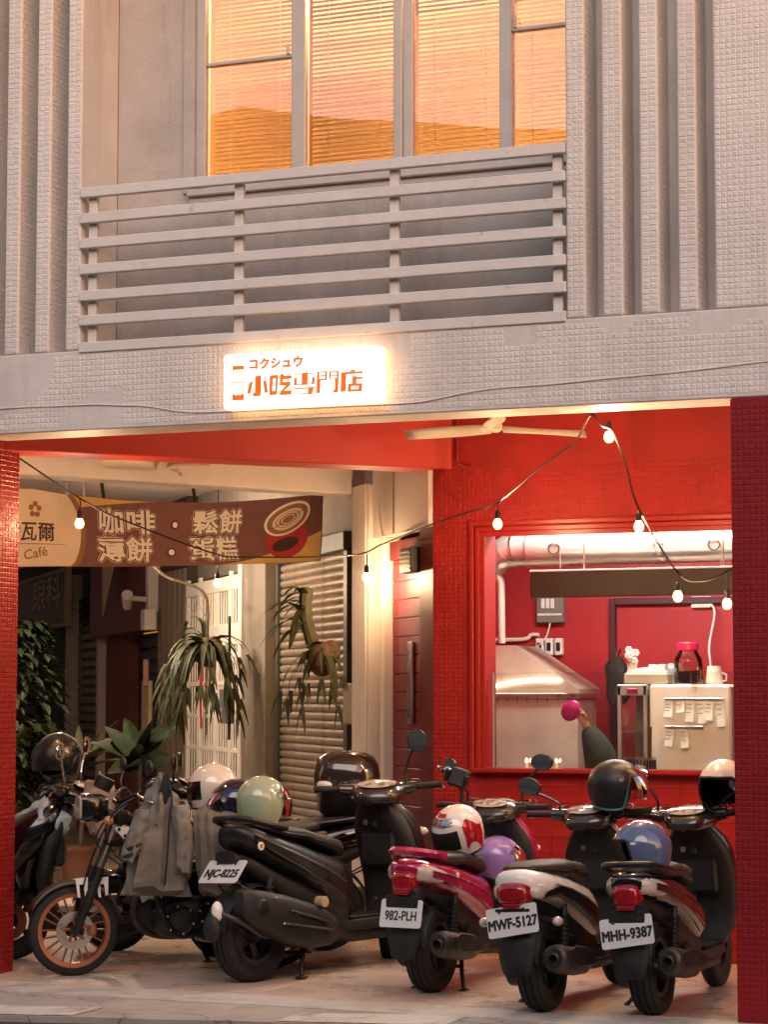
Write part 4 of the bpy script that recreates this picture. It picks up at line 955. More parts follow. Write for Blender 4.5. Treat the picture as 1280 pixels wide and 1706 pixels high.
def number_plate(root, text, x, z, tilt, old=False, size=None, roll=0.0, y=0.0, m=None):
    w, h = (.235, .145) if old else (.262, .142)
    Y_ = Vector((sin(tilt), 0, cos(tilt))); Z_ = Vector((-cos(tilt), 0, sin(tilt))); X_ = Vector((0, -1, 0))
    T = frame(X_, Y_, Z_, (x, y, z)) @ Matrix.Rotation(roll, 4, 'Z')
    p = MB(T).prism(rrect(w, h, .014), -.002, .001, Matrix.Identity(4)).build('number_plate', M['plate'], root, smooth=30)
    text_mesh('plate_number', text, size or .068, M['plate_ink'], T @ Matrix.Translation((0, -.014, .0016)), p, off=.0013 if old else .0028, sx=.74 if old else .80, spacing=1.02)
    b = MB(T)
    for sx in (-.062, .062): b.lathe([(.001, .0075), (.006, .006), (.0075, .001)], 10, Matrix.Translation((sx, .048, 0)))
    b.build('bolt', M['darkmetal'], p, kind='stuff')
    return p

def scooter(label, loc, rz, lean=0.0, s=1.0, paint=None, low=None, seat_m=None, plate=None, old=False, steer=0.0, tail='wedge',
            mirrors=((1, {}), (-1, {})), muffler='round', spoiler=None, flap=True, rim=None, grab=True, dash=None, fairing=None, plate_at=(-.375, .44, R(14)), seat_rise=0.0, inner=None, stand=True, boards=True, plate_roll=0.0, rx=0.0, side_drop=0.0, side_m=None, seat_t=1.0, tail_k=1.0):
    tk = lambda x: x*tail_k if x < 0 else x
    root = thing('parked_scooter', label, 'scooter', loc, rz, group='scooters parked under the arcade')
    root.rotation_euler = (R(lean), 0, rz); root.scale = (s, s, s)
    I = Matrix.Identity(4); RX = Matrix.Translation((rx, 0, 0))
    S = Matrix.Translation((.93, 0, 0)) @ Matrix.Rotation(R(steer), 4, 'Z') @ Matrix.Translation((-.93, 0, 0))
    P_ = paint or M['gloss']; low = low or M['blackmatt']; seat_m = seat_m or M['seat']; rim = rim or M['darkmetal']; inner = inner or M['blackmatt']
    sr = seat_rise
    # wheels
    wheel(root, RX, 0, .228, .130, rim, 5); wheel(root, S, 1.19, .215, .092, rim, 5, disc=True)
    # tail and side body
    B = [(-.36, .665, .030, .022), (-.345, .66, .070, .042), (-.30, .648, .108, .066), (-.20, .63, .135, .082), (-.05, .60, .150, .092), (.12, .555, .160, .105), (.30, .495, .162, .125), (.44, .445, .150, .150), (.53, .41, .130, .160), (.57, .40, .105, .150)]
    body = MB().loft([ring_yz(tk(x), z+sr*max(0, (.5-x)/.8), hw, hh, 24, 2.5) for x, z, hw, hh in B]).build('tail_body', P_, root, smooth=50)
    # raised crease panel on each flank
    for sg_ in (1, -1):
        mb = MB(); rows = []
        for x, z, w_, hh in ((-.26, .64-side_drop, .128, .02), (-.1, .60, .152, .034), (.1, .545, .166, .045), (.3, .475, .168, .06), (.45, .42, .152, .07)):
            zz_ = z+sr*max(0, (.5-x)/.8)
            rows.append([(tk(x), sg_*(w_-.012), zz_+hh), (tk(x), sg_*(w_+.006), zz_+hh*.5), (tk(x), sg_*(w_+.004), zz_-hh*.6), (tk(x), sg_*(w_-.016), zz_-hh)])
        mb.loft(rows, caps=False, closed=False).build('side_panel', side_m or fairing or P_, root, smooth=40)
        sm = MB(); sm.tube([Vector(rr[1])+Vector((0, sg_*.001, .002)) for rr in rows], .0025, 5); sm.tube([Vector(rr[2])+Vector((0, sg_*.001, -.002)) for rr in rows], .0025, 5)
        sm.build('panel_gap', M['seat'], root, kind='stuff')
    # cables from the bars into the front
    cbm = MB(S)
    for y0, y1, zz0 in ((.19, .05, .93), (-.19, -.05, .93), (.22, .02, .925), (-.22, .03, .92)): cbm.tube(catm([(.86, y0, zz0), (.95, y0*.9, .97), (1.02, y1*1.5, .93), (1.03, y1, .85)]), .0042, 6)
    cbm.build('control_cable', M['black'], root, kind='stuff')
    wr = MB(); wr.tube(catm([(-.30, .05, .52), (-.20, .09, .45), (-.02, .12, .40), (.2, .11, .36)]), .005, 6); wr.tube(catm([(-.28, -.05, .51), (-.15, -.10, .43), (.05, -.11, .38), (.25, -.10, .34)]), .005, 6)
    wr.build('wiring', M['black'], root, kind='stuff')
    # under body, engine, case, stand
    ub = MB().loft([ring_yz(x, z, hw, hh, 16, 3) for x, z, hw, hh in ((-.28, .565+sr*.8, .07, .03), (-.15, .525+sr*.6, .09, .05), (.05, .46, .105, .07), (.3, .34, .115, .13), (.5, .28, .12, .12))])
    ub.build('under_body', low, root, smooth=45)
    eg = MB(); eg.loft([ring_yz(x, z, hw, hh, 16, 3) for x, z, hw, hh in ((.12, .26, .06, .07), (.22, .265, .09, .10), (.40, .27, .09, .10), (.50, .28, .06, .07))])
    for k in range(5): eg.box((.22+.035*k, -.115, .21), (.232+.035*k, .10, .33))
    eg.build('engine', M['darkmetal'], root, smooth=35)
    cv = MB(); T = frame((1, 0, 0), (0, 0, 1), (0, -1, 0))
    cv.prism([(.0+.12*cos(R(a)), .225+.10*sin(R(a))) for a in range(90, 271, 20)]+[(.42+.08*cos(R(a)), .235+.085*sin(R(a))) for a in range(-90, 91, 20)], -.155, -.075, T)
    cv.build('belt_case', M['darkmetal'], root, smooth=30)
    # rear hugger
    hg = MB(RX); rows = []
    for k in range(11):
        a = R(60+11*k); r = .262
        rows.append([(r*cos(a), yy, .228+r*sin(a)-(.02 if abs(yy) > .06 else 0)) for yy in (-.075, -.05, 0, .05, .075)])
    hg.loft(rows, caps=False, closed=False).build('rear_mudguard', low, root, smooth=60)
    # shocks
    for sg_ in (1, -1):
        sh_ = MB(RX).tube([(-.03, sg_*.125, .24), (.03, sg_*.125, .52)], .014, 8)
        for k in range(8):
            f = .25+.08*k; sh_.tube([(-.03+.06*f, sg_*.125, .24+.28*f-.006), (-.03+.06*f, sg_*.125, .24+.28*f+.006)], .026, 12)
        sh_.build('shock_absorber', M['darkmetal'], root)
    # exhaust on the right
    if muffler == 'round':
        mf = MB(RX).loft([ring_yz(x, z, r, r*k, 20, 2.2, y) for x, z, r, k, y in ((.36, .20, .022, 1, -.12), (.22, .205, .028, 1, -.15), (.12, .225, .052, 1.1, -.165), (-.02, .245, .062, 1.12, -.17), (-.22, .275, .064, 1.12, -.17), (-.27, .283, .060, 1.1, -.17), (-.285, .285, .045, 1.1, -.17))])
        o = mf.build('muffler', M['muffler'], root, smooth=40)
        MB(RX).lathe([(.020, -.006), (.030, .0), (.030, .035), (.022, .04), (.021, .0)], 18, frame((0, 1, 0), (0, 0, 1), (-1, 0, 0), (-.275, -.175, .285))).build('outlet', M['darkmetal'], o)
        MB(RX).lathe([(.001, .012), (.0215, .012)], 18, frame((0, 1, 0), (0, 0, 1), (-1, 0, 0), (-.275, -.175, .285))).build('outlet_bore', mat('bore_shade', (.004, .004, .004), .9), o)  # near-black disc paints the shade inside the outlet pipe
        MB(RX).loft([ring_yz(x, z, .008, h_, 12, 3, -.238) for x, z, h_ in ((.12, .245, .03), (.0, .265, .045), (-.15, .285, .05), (-.22, .29, .03))]).build('heat_shield', low, o)
    else:
        mf = MB(RX).loft([ring_yz(x, z, hy, hz, 20, 3.4, y) for x, z, hy, hz, y in ((.50, .22, .03, .05, -.13), (.40, .235, .05, .085, -.155), (.25, .26, .062, .115, -.165), (.05, .31, .066, .12, -.17), (-.13, .365, .064, .10, -.17), (-.22, .40, .055, .075, -.17), (-.25, .41, .035, .05, -.17))])
        o = mf.build('muffler', M['blackmatt'], root, smooth=40)
        for a, b in (((.36, .33), (.05, .41)), ((.38, .29), (.0, .35))): MB(RX).tube([(a[0], -.222, a[1]-.06), ((a[0]+b[0])/2, -.236, (a[1]+b[1])/2-.06), (b[0], -.236, b[1]-.06)], .008, 6).build('shield_rib', M['black'], o)
        MB(RX).ell((-.14, -.232, .375), (.04, .008, .045), 18, 10).build('shield_cap', M['black'], o)
        for p in ((.1, -.236, .33), (.0, -.238, .29), (-.05, -.236, .42)): MB(RX).ell(p, (.006, .006, .006), 8, 6).build('bolt', M['steel'], o)
        MB(RX).lathe([(.028, 0), (.028, .05), (.018, .052), (.001, .05)], 14, frame((1, 0, 0), (0, 0, 1), (0, -1, 0), (.33, -.17, .375))).build('oil_cap', M['bamboo'], root)
        for k in range(2): MB(RX).lathe([(.030, 0), (.036, .0), (.036, .01), (.030, .01), (.03, 0)], 16, frame((1, 0, 0), (0, 0, 1), (0, -1, 0), (.40+.04*k, -.13, .48))).build('hose_clamp', M['steel'], root)
        arm_ = MB(RX).tube(catm([(-.30, -.10, .36), (-.26, -.15, .33), (-.18, -.16, .29), (-.08, -.15, .24), (0, -.14, .228)]), .013, 8); arm_.build('swing_arm', M['muffler'], root)
        MB(RX).ell((-.31, -.08, .37), (.03, .03, .05), 12, 8).build('reflector', M['whitepaint'], root)
        MB(RX).ell((-.33, -.06, .29), (.035, .05, .07), 14, 8).build('mud_flap', low, root)
    # seat
    Sx = [(-.26, .715, .055, .010), (-.22, .716, .095, .020), (-.10, .706, .128, .030), (.08, .692, .138, .036), (.2, .69, .132, .034), (.27, .672, .132, .036), (.40, .655, .122, .042), (.51, .635, .09, .044), (.56, .62, .05, .035)]
    st = MB().loft([ring_yz(tk(x), z+sr*max(0, (.5-x)/.8), hw, hh, 22, 2.8) for x, z, hw, hh in [(a_, b_-.012*(seat_t-1), c_, d_*seat_t) for a_, b_, c_, d_ in Sx]]).build('seat', seat_m, root, smooth=55)
    pipe = MB()
    for sg_ in (1, -1): pipe.tube([(tk(x), sg_*hw*.99, z+sr*max(0, (.5-x)/.8)-.010) for x, z, hw, hh in Sx[1:-1]], .0045, 6)
    pipe.build('seat_seam', M['black'], st, kind='stuff')
    # grab rail / spoiler
    zr = sr*.85
    if spoiler:
        rows = []
        for k in range(15):
            a = R(-90+180*k/14); x = -.10-.30*cos(a)-.0; y = .135*sin(a); zz_ = .715+.045*cos(a)+zr
            rows.append([(x-.0, y*1.02, zz_-.020), (x-.016, y*1.06, zz_+.006), (x+.012, y*.98, zz_+.022), (x+.034, y*.84, zz_+.004)])
        MB().loft(rows, closed=True).build('tail_spoiler', spoiler, root, smooth=50)
    elif grab:
        MB().tube(catm([(tk(x), y, z+zr) for x, y, z in ((.02, .145, .69), (-.16, .148, .715), (-.32, .11, .745), (-.385, .0, .752), (-.32, -.11, .745), (-.16, -.148, .715), (.02, -.145, .69))]), .0155, 10).build('grab_rail', M['black'], root)
    # lamps
    tz = .60+zr
    if tail == 'wedge':
        MB().loft([ring_yz(x, tz, hw, hh, 24, 3.6) for x, hw, hh in ((-.386, .034, .030), (-.380, .050, .044), (-.366, .060, .055), (-.33, .066, .061), (-.29, .068, .06))]).build('tail_light', M['lamp_red'], root, smooth=45)
        for sg_ in (1, -1):      # wedge shaped clear lens wrapped round the flank of the tail
            rows = []
            for k in range(8):
                f = k/7; x = -.340+.225*f; kk = min(range(len(B)-1), key=lambda q_: 0 if B[q_][0] <= x <= B[q_+1][0] else 1)
                g_ = (x-B[kk][0])/(B[kk+1][0]-B[kk][0]); zc_, hw_, hh_ = (B[kk][q_]+(B[kk+1][q_]-B[kk][q_])*g_ for q_ in (1, 2, 3))
                zc_ += sr*max(0, (.5-x)/.8); a0, a1 = -1.0+.80*f, .55-.35*f; row = []
                for q_ in range(6):
                    an = a0+(a1-a0)*q_/5; ca, sa = cos(an), sin(an); e_ = 1.06 if 0 < q_ < 5 and 0 < k < 7 else .99
                    row.append((x, sg_*hw_*e_*math.copysign(abs(ca)**.8, ca), zc_+hh_*e_*math.copysign(abs(sa)**.8, sa)))
                rows.append(row)
            MB().loft(rows, caps=False, closed=False).build('turn_signal', M['lamp_clear'], root, smooth=60)
    elif tail == 'round':
        MB().loft([ring_yz(x, tz, hw, hh, 24, 3.2) for x, hw, hh in ((-.388, .046, .026), (-.382, .064, .042), (-.364, .078, .054), (-.32, .086, .058), (-.28, .088, .055))]).build('tail_light', M['lamp_red'], root, smooth=45)
        lens(root, 'reflector', (-.335, 0, tz-.07), (.03, .085, .03), M['lamp_red'])
        for sg_ in (1, -1):
            lens(root, 'side_marker', (-.275, sg_*.105, tz+.005), (.06, .022, .038), M['lamp_clear'], rz=sg_*R(28))
            o = lens(root, 'turn_signal', (-.26, sg_*.19, tz-.14), (.045, .024, .024), M['lamp_clear'])
            MB().tube([(-.22, sg_*.08, tz-.12), (-.25, sg_*.17, tz-.14)], .012, 8).build('stalk', low, o)
    else:
        lens(root, 'tail_light', (tk(-.33)-.01, 0, tz-.03), (.03, .035, .022), M['lamp_red'])
        o = MB().lathe([(.001, .0), (.021, .0), (.021, .006), (.001, .007)], 20, frame((1, 0, 0), (0, 0, 1), (0, -1, 0), (-.18, -.150, tz+.01))).build('round_badge', M['plate'], root)
        MB().lathe([(.001, .008), (.012, .0075)], 16, frame((1, 0, 0), (0, 0, 1), (0, -1, 0), (-.18, -.150, tz+.01))).build('badge_print', M['lamp_amber'], o)
    if tail != 'flat': MB().box((-.385, -.045, .535+zr*.9), (-.37, .045, .555+zr*.9), .004).build('reflector', M['lamp_red'], root, smooth=0)
    # plate and mudflap
    px_, pz, pt_ = plate_at
    hold = MB()
    if plate_at[2] < R(30): hold.loft([ring_yz(x, z, hw, hh, 14, 4) for x, z, hw, hh in ((-.20, .55+zr, .07, .04), (-.28, .54+zr*.9, .085, .045), (px_+.018, .52+zr*.8, .075, .05))])
    hold.box((px_+.006, -.09, pz-.05), (px_+.016, .09, .53+zr*.8), .003) if plate_at[2] < R(30) else hold.box((px_+.02, -.03, pz-.03), (px_+.16, .03, pz+.0), .01)
    if plate_at[2] > R(30): hold.tube([(-.22, .0, .52+zr*.7), (px_+.03, .0, pz+.0)], .022, 8)
    hold.build('plate_holder', low, root, smooth=35)
    if plate: number_plate(root, plate, px_, pz, pt_, old, roll=plate_roll)
    if flap:
        rows = [[(px_+x+(.012 if j in (0, 4) else 0), w_*q, z) for j, q in enumerate((-1, -.6, 0, .6, 1))] for x, z, w_ in ((.03, .42, .105), (.022, .36, .10), (.016, .29, .088), (.012, .225, .072), (.016, .205, .06))]
        fm = MB(); fm.loft(rows, caps=False, closed=False); o = fm.build('mud_flap', low, root, smooth=50)
        o.modifiers.new('s', 'SOLIDIFY').thickness = .006
    # floor board and belly
    if boards:
        MB().loft([ring_yz(x, .235, hw, .035, 16, 5) for x, hw in ((.44, .10), (.52, .145), (.75, .155), (.92, .13), (.97, .09))]).build('floor_board', low, root, smooth=40)
        MB().box((.50, -.135, .2695), (.92, .135, .278), .004).build('floor_mat', M['rubber'], root, smooth=0)
        MB().loft([ring_yz(x, z, hw, hh, 16, 3) for x, z, hw, hh in ((.42, .22, .09, .06), (.6, .185, .12, .045), (.85, .185, .12, .045), (1.0, .23, .09, .05))]).build('belly', low, root, smooth=45)
    # leg shield, front apron
    ls = MB().loft([ring_xy(z, x, hx, hy, 22, 3) for z, x, hx, hy in ((.24, .93, .03, .12), (.33, .985, .035, .165), (.46, 1.0, .045, .19), (.60, .975, .055, .195), (.72, .94, .065, .18), (.80, .915, .065, .145), (.86, .895, .055, .10))])
    ls.build('leg_shield', inner, root, smooth=45)
    gb = MB().box((.885, -.115, .52), (.94, .115, .70), .018); gb.box((.86, -.02, .72), (.885, .02, .76), .006); gb.build('glove_box', inner, root, smooth=35)
    MB().lathe([(.001, .004), (.014, .004), (.017, -.004)], 14, frame((0, 1, 0), (0, 0, 1), (-1, 0, 0), (.858, .05, .75))).build('key_switch', M['steel'], root)
    fa = MB().loft([ring_xy(z, x, hx, hy, 22, 2.3) for z, x, hx, hy in ((.40, 1.10, .05, .08), (.48, 1.095, .085, .135), (.60, 1.06, .10, .175), (.72, 1.01, .095, .185), (.80, .97, .085, .16), (.87, .925, .06, .105))])
    fa.build('front_fairing', P_, root, smooth=50)
    for sg_ in (1, -1): lens(root, 'front_signal', (1.105, sg_*.11, .69), (.03, .06, .028), M['lamp_clear'], rz=-sg_*R(40))
    # front mudguard and fork, turning with the bars
    ff = MB(S); rows = []
    for k in range(11):
        a = R(20+13*k); r = .243
        rows.append([(1.19+r*cos(a), yy, .215+r*sin(a)-(.03 if abs(yy) > .06 else 0)) for yy in (-.068, -.05, 0, .05, .068)])
    ff.loft(rows, caps=False, closed=False); ff.build('front_mudguard', P_, root, smooth=60)
    fk = MB(S)
    for sg_ in (1, -1): fk.tube([(1.19, sg_*.07, .215), (1.06, sg_*.065, .56)], .018, 10)
    fk.build('fork', M['darkmetal'], root, kind='stuff')
    # head cowl, dash, grips, levers
    cw = MB(S).loft([ring_yz(x, z, hw, hh, 22, 2.5) for x, z, hw, hh in ((.715, .875, .045, .022), (.745, .886, .105, .045), (.82, .905, .150, .062), (.90, .910, .145, .070), (.98, .90, .11, .066), (1.05, .87, .055, .04))])
    for sg_ in (1, -1): cw.loft([ring_xy(0, 0, .034, .030, 12, 2) and [(x+.03*cos(2*pi*j/12), y, z+rr*sin(2*pi*j/12)) for j in range(12)] for x, y, z, rr in ((.85, sg_*.08, .915, .04), (.85, sg_*.15, .925, .036), (.84, sg_*.205, .932, .028))])
    cw.build('head_cowl', dash or P_, root, smooth=50)
    dial = MB(S); c0 = Vector((.785, 0, .953)); n_ = Vector((-.42, 0, .9)).normalized(); t_ = Vector((0, 1, 0)); b_ = n_.cross(t_)
    rows = []
    for k in range(4):
        f = .02+.98*k/3; rows.append([c0+n_*(.012-.008*f*f)+t_*(.105*f*cos(2*pi*j/22))+b_*(.052*f*sin(2*pi*j/22)) for j in range(22)])
    dial.loft(rows, caps=False).build('dial', mat('dial_glass', (.42, .38, .32), .12, coat=1.0, dirt=(.16, .14, .12), dscale=30, dlo=.5, dhi=.55), root)
    for sg_ in (1, -1):
        g = MB(S).tube([(.842, sg_*.205, .932), (.83, sg_*.27, .936), (.822, sg_*.335, .938)], .017, 12)
        g.tube([(.822, sg_*.335, .938), (.820, sg_*.345, .9385)], .020, 12)
        go = g.build('grip', M['rubber'], root)
        MB(S).tube(catm([(.875, sg_*.20, .930), (.895, sg_*.23, .928), (.885, sg_*.29, .925), (.872, sg_*.355, .922)]), .0065, 8).build('brake_lever', M['steel'], root)
        sw_ = MB(S).box((.825, sg_*.175-.025, .915), (.875, sg_*.175+.025, .955), .008); sw_.build('switch_housing', M['black'], root, smooth=35)
    for sg_, kw in mirrors: mirror(root, S, sg_*kw.pop('y', .17), **kw)
    if stand:
        cs = MB()
        for sg_ in (1, -1):
            cs.tube([(.22, sg_*.07, .19), (.14, sg_*.11, .09), (.10, sg_*.14, .012)], [.013, .012, .011], 8); cs.box((.07, sg_*.14-.02, 0), (.13, sg_*.14+.02, .012), .003)
        cs.tube([(.17, -.09, .12), (.17, .09, .12)], .009, 8)
        cs.build('centre_stand', M['darkmetal'], root, smooth=35)
    else:
        MB().tube([(.30, .10, .17), (.26, .20, .035), (.25, .225, .012)], [.012, .010, .012], 8).build('side_stand', M['darkmetal'], root)
    return root

H85 = R(85)
mE = scooter('magenta scooter with a red lens and number plate 982-PLH, seen from behind', (2.515, .507, 0), R(86), 0, 1.0, paint=M['magenta'], plate='982-PLH', old=True, seat_t=1.2, spoiler=M['magenta'],
             mirrors=((1, dict(up=.17, out=.10, yaw=R(-15))), (-1, dict(up=.20, out=.10))), dash=M['brownblack'])
sk = MB(frame((1, 0, 0), (0, 0, 1), (0, -1, 0), (-.02, -.160, .615)) @ Matrix.Rotation(R(-14), 4, 'Z'))
sk.prism([(0, -.020), (.016, .002), (.012, .014), (.002, .010), (-.008, .015), (-.016, .004)][::1], -.004, .0025, Matrix.Identity(4)); sk.build('heart_sticker', M['plate'], mE, smooth=0)
MB().ell((.12, -.168, .565), (.034, .005, .011), 16, 8, rot=Matrix.Rotation(R(14), 3, 'Y')).build('oval_emblem', M['chrome'], mE)
mF = scooter('white tailed scooter with number plate MWF-5127, leaning on its side stand', (3.293, .03, 0), R(88), -3, 1.0, paint=M['whitepaint'], tail='round', plate='MWF-5127', grab=False, side_drop=.055, side_m=M['black'], seat_t=1.45, plate_at=(-.375, .475, R(10)), plate_roll=R(8), dash=M['brownblack'], fairing=M['whitepaint'],
             mirrors=((1, dict(up=.10, out=.14, fold=.3)), (-1, dict(up=.11, out=.10, y=.15))), stand=False)
mG = scooter('black scooter with bronze side panels and number plate MHH-9387, by the right pillar', (3.829, .12, 0), R(89), -3, 1.0, paint=M['gloss'], fairing=M['brownblack'], plate='MHH-9387', tail='wedge', seat_t=1.25, plate_at=(-.375, .435, R(10)), plate_roll=R(7), dash=M['brownblack'], seat_m=M['seatbrown'],
             mirrors=((1, dict(up=.17, out=.08)), (-1, dict(up=.1, out=.1))), stand=False)
mC = scooter('tall black scooter seen from its exhaust side with number plate NJC-8225', (1.49, .66, 0), R(72), -3, 1.09, rx=-.12, tail_k=.72, paint=M['black'], plate='NJC-8225', tail='flat', muffler='big', steer=36, seat_m=M['seatbrown'], flap=False, plate_at=(-.30, .555, R(42)), seat_rise=.075, dash=M['brownblack'],
             mirrors=((-1, dict(up=.19, out=.05, y=.15, yaw=R(10), r=(.018, .055, .062))),), rim=M['muffler'])
mD = scooter('black scooter parked behind with a large luggage box on its rear rack', (1.196, 2.10, 0), R(204), 0, 1.08, paint=M['gloss'], flap=False, seat_m=M['seatbrown'], seat_rise=.04,
             mirrors=((1, dict(up=.08, out=.1)), (-1, dict(up=.08, out=.1))))
mA = scooter('glossy black scooter nosing behind the left red pillar', (.85, 1.46, 0), R(206), -2, 1.08, paint=M['gloss'], flap=False, steer=-12, mirrors=((1, dict(up=.17, out=.10, m=M['chrome'], r=(.016, .05, .05))), (-1, dict(up=.17, out=.06, m=M['chrome'], r=(.016, .05, .05)))))
MB().loft([ring_xy(z, x, hx, hy, 26, 2.2) for z, x, hx, hy in ((.40, 1.30, .05, .08), (.46, 1.26, .12, .15), (.58, 1.17, .20, .21), (.72, 1.06, .20, .22), (.80, 1.0, .14, .19), (.86, .95, .08, .14), (.88, .93, .03, .08))]).build('nose_cowl', M['gloss'], mA, smooth=60)
# headlamp of the scooter behind the pillar
for sg_ in (1, -1): MB().ell((1.30, sg_*.115, .585), (.05, .085, .035), 18, 10, rot=Matrix.Rotation(-sg_*R(40), 3, 'Z') @ Matrix.Rotation(R(30), 3, 'Y')).build('headlight', M['lamp_clear'], mA)

# luggage box
tb = thing('luggage_box', 'large glossy black luggage box with a pale reflector, on the rear rack', 'luggage box', (1.32, 2.17, .85), R(204))
gb_ = mat('luggage_box_gloss', (.022, .015, .013), .12, coat=1.0)
MB().loft([ring_xy(z, -.0+dx, hx, hy, 28, 3.2) for z, dx, hx, hy in ((-.03, .04, .11, .12), (.0, .03, .15, .16), (.12, .0, .19, .205), (.135, .0, .20, .21))]).build('lower_shell', M['black'], tb, smooth=45)
MB().loft([ring_xy(z, dx, hx, hy, 28, 3.0) for z, dx, hx, hy in ((.137, .0, .204, .214), (.21, .0, .206, .216), (.28, .0, .196, .206), (.33, .005, .172, .182), (.36, .01, .12, .13), (.37, .01, .05, .06))]).build('lid', gb_, tb, smooth=60)
MB().loft([ring_xy(z, 0, .208, .218, 28, 3.2) for z in (.130, .142)]).build('seam_band', M['blackmatt'], tb, smooth=45)
for sg_ in (1, -1): MB().ell((.14, sg_*.168, .165), (.06, .03, .028), 16, 8, rot=Matrix.Rotation(-sg_*R(40), 3, 'Z')).build('reflector', M['whitepaint'], tb)
MB().box((-.215, -.03, .09), (-.19, .03, .15), .006).build('latch', M['steel'], tb, smooth=0)
MB().tube(catm([(.12, .10, -.01), (-.12, .10, -.01), (-.14, 0, -.012), (-.12, -.10, -.01), (.12, -.10, -.01)]), .011, 8).build('carrier', M['blackmatt'], tb)
# ================================================================== MOTORCYCLE WITH COPPER WHEELS
mb_ = thing('motorcycle', 'small black motorcycle with copper coloured wheels, hung with grey jackets', 'motorcycle', (1.287, 1.195, 0), R(222))
I4 = Matrix.Identity(4); WB = 1.18; RW = .253
for x, nm in ((WB, 'wheel'), (0, 'wheel')):
    w = wheel(mb_, I4, x, RW, .086, M['copper'], 10, rimr=.80, disc=(x > 0), sw=.009)
    hub2 = MB(at(I4, x, 0, RW) @ YAX)
    for k in range(10):
        a = 2*pi*k/10+.3; a2 = a+.24
        hub2.tube([(.045*cos(a2+.35), .045*sin(a2+.35), .012), (.195*cos(a2), .195*sin(a2), .006)], [.0062, .0048], 6)
    hub2.build('spoke', M['copper'], w, kind='stuff')
    if x > 0:
        cl = MB(at(I4, x, 0, RW) @ YAX)
        for k in range(5):
            a = 2*pi*k/5; cl.tube([(.03*cos(a), .03*sin(a), .048), (.07*cos(a+.2), .07*sin(a+.2), .05)], .008, 6)
        cl.build('disc_carrier', M['copper'], w, kind='stuff')
        MB(at(I4, x, 0, RW) @ YAX).box((-.03, -.12, .035), (.03, -.07, .075), .01).build('brake_caliper', M['copper'], w, smooth=0)
gf = mat('bronze_grey_mudguard', (.085, .062, .048), .4, .3, var=.15)
mbf = MB(); rows = []
for k in range(16):
    a = R(28+9.2*k); r = .278
    rows.append([(WB+r*cos(a), yy, RW+r*sin(a)-(.022 if abs(yy) > .045 else 0)) for yy in (-.055, -.042, 0, .042, .055)])
o = mbf.loft(rows, caps=False, closed=False).build('front_mudguard', gf, mb_, smooth=60); o.modifiers.new('s', 'SOLIDIFY').thickness = .004
for dx, w2 in ((.07, .02), (-.06, .02)):
    for sg_ in (1,):
        br = MB(); T = frame((1, 0, 0), (0, 0, 1), (0, -1, 0), (WB-.09+dx*.9, .078, RW+.235))
        br.prism([(-.035, .06), (.035, .055), (.02, -.05), (.006, -.055), (.012, .02), (-.012, .02), (-.02, -.045), (-.034, -.04)], -.004, .006, T)
        br.build('mudguard_bracket', M['whitepaint'], mb_, smooth=0)
for sg_ in (1, -1):
    MB().tube([(WB, sg_*.085, RW), (WB-.055, sg_*.085, RW+.14), (WB-.135, sg_*.085, RW+.345)], [.022, .026, .028], 12).build('fork_leg', M['black'], mb_)
    MB().tube([(WB-.135, sg_*.085, RW+.345), (WB-.24, sg_*.085, RW+.61)], .0165, 12).build('fork_tube', M['chrome'], mb_)
MB().box((WB-.30, -.12, RW+.58), (WB-.20, .12, RW+.66), .02).box((WB-.26, -.11, RW+.46), (WB-.18, .11, RW+.50), .015).build('fork_crown', M['black'], mb_, smooth=35)
hl = MB().loft([ring_yz(x, .93, hw, hh, 20, 5) for x, hw, hh in ((1.0, .06, .06), (1.04, .088, .075), (1.13, .092, .08), (1.155, .085, .072))]).build('headlight', M['gloss'], mb_, smooth=40)
MB().loft([ring_yz(x, .93, hw, hh, 20, 5) for x, hw, hh in ((1.152, .08, .068), (1.165, .07, .058))]).build('lens', M['lamp_clear'], hl, smooth=40)
ga = MB().tube([(1.03, 0, 1.03), (1.0, 0, 1.09)], [.05, .055], 20).build('gauge', M['black'], mb_)
MB().tube([(1.0005, 0, 1.091), (.999, 0, 1.094)], .046, 20).build('dial', M['lamp_clear'], ga)
hb = MB().tube(catm([(.79, -.37, .99), (.84, -.27, 1.02), (.93, -.1, .97), (.94, 0, .955), (.93, .1, .97), (.84, .27, 1.02), (.79, .37, .99)]), .012, 10).build('handlebar', M['black'], mb_)
for sg_ in (1, -1):
    MB().tube([(.815, sg_*.31, 1.006), (.765, sg_*.41, .975)], .018, 12).build('grip', M['rubber'], mb_)
    MB().tube(catm([(.875, sg_*.24, 1.01), (.88, sg_*.30, 1.0), (.83, sg_*.40, .965)]), .006, 8).build('lever', M['steel'], mb_)
    p = MB().tube(catm([(.85, sg_*.25, 1.02), (.855, sg_*.26, 1.07), (.83, sg_*.29, 1.13)]), .006, 8)
    p.ell((.83, sg_*.31, 1.155), (.02, .05, .045), 16, 10); p.build('mirror', M['black'], mb_)
    MB().ell((1.02, sg_*.15, .86), (.03, .028, .028), 12, 8).build('turn_signal', M['lamp_amber'], mb_)
MB(frame((1, 0, 0), (0, 0, 1), (0, -1, 0), (.90, .125, .79))).prism([(-.075, .02), (-.06, .035), (.075, .035), (.075, .02), (.03, -.03), (.01, -.03)][::-1], -.003, .004, I4).build('headlight_stay', M['whitepaint'], mb_, smooth=0)
for x, z in ((.845, .812), (.955, .812), (.92, .775)): MB().lathe([(.001, .003), (.009, .002), (.010, -.002)], 10, frame((1, 0, 0), (0, 0, 1), (0, -1, 0), (x, .131, z))).build('stay_hole', M['black'], mb_)
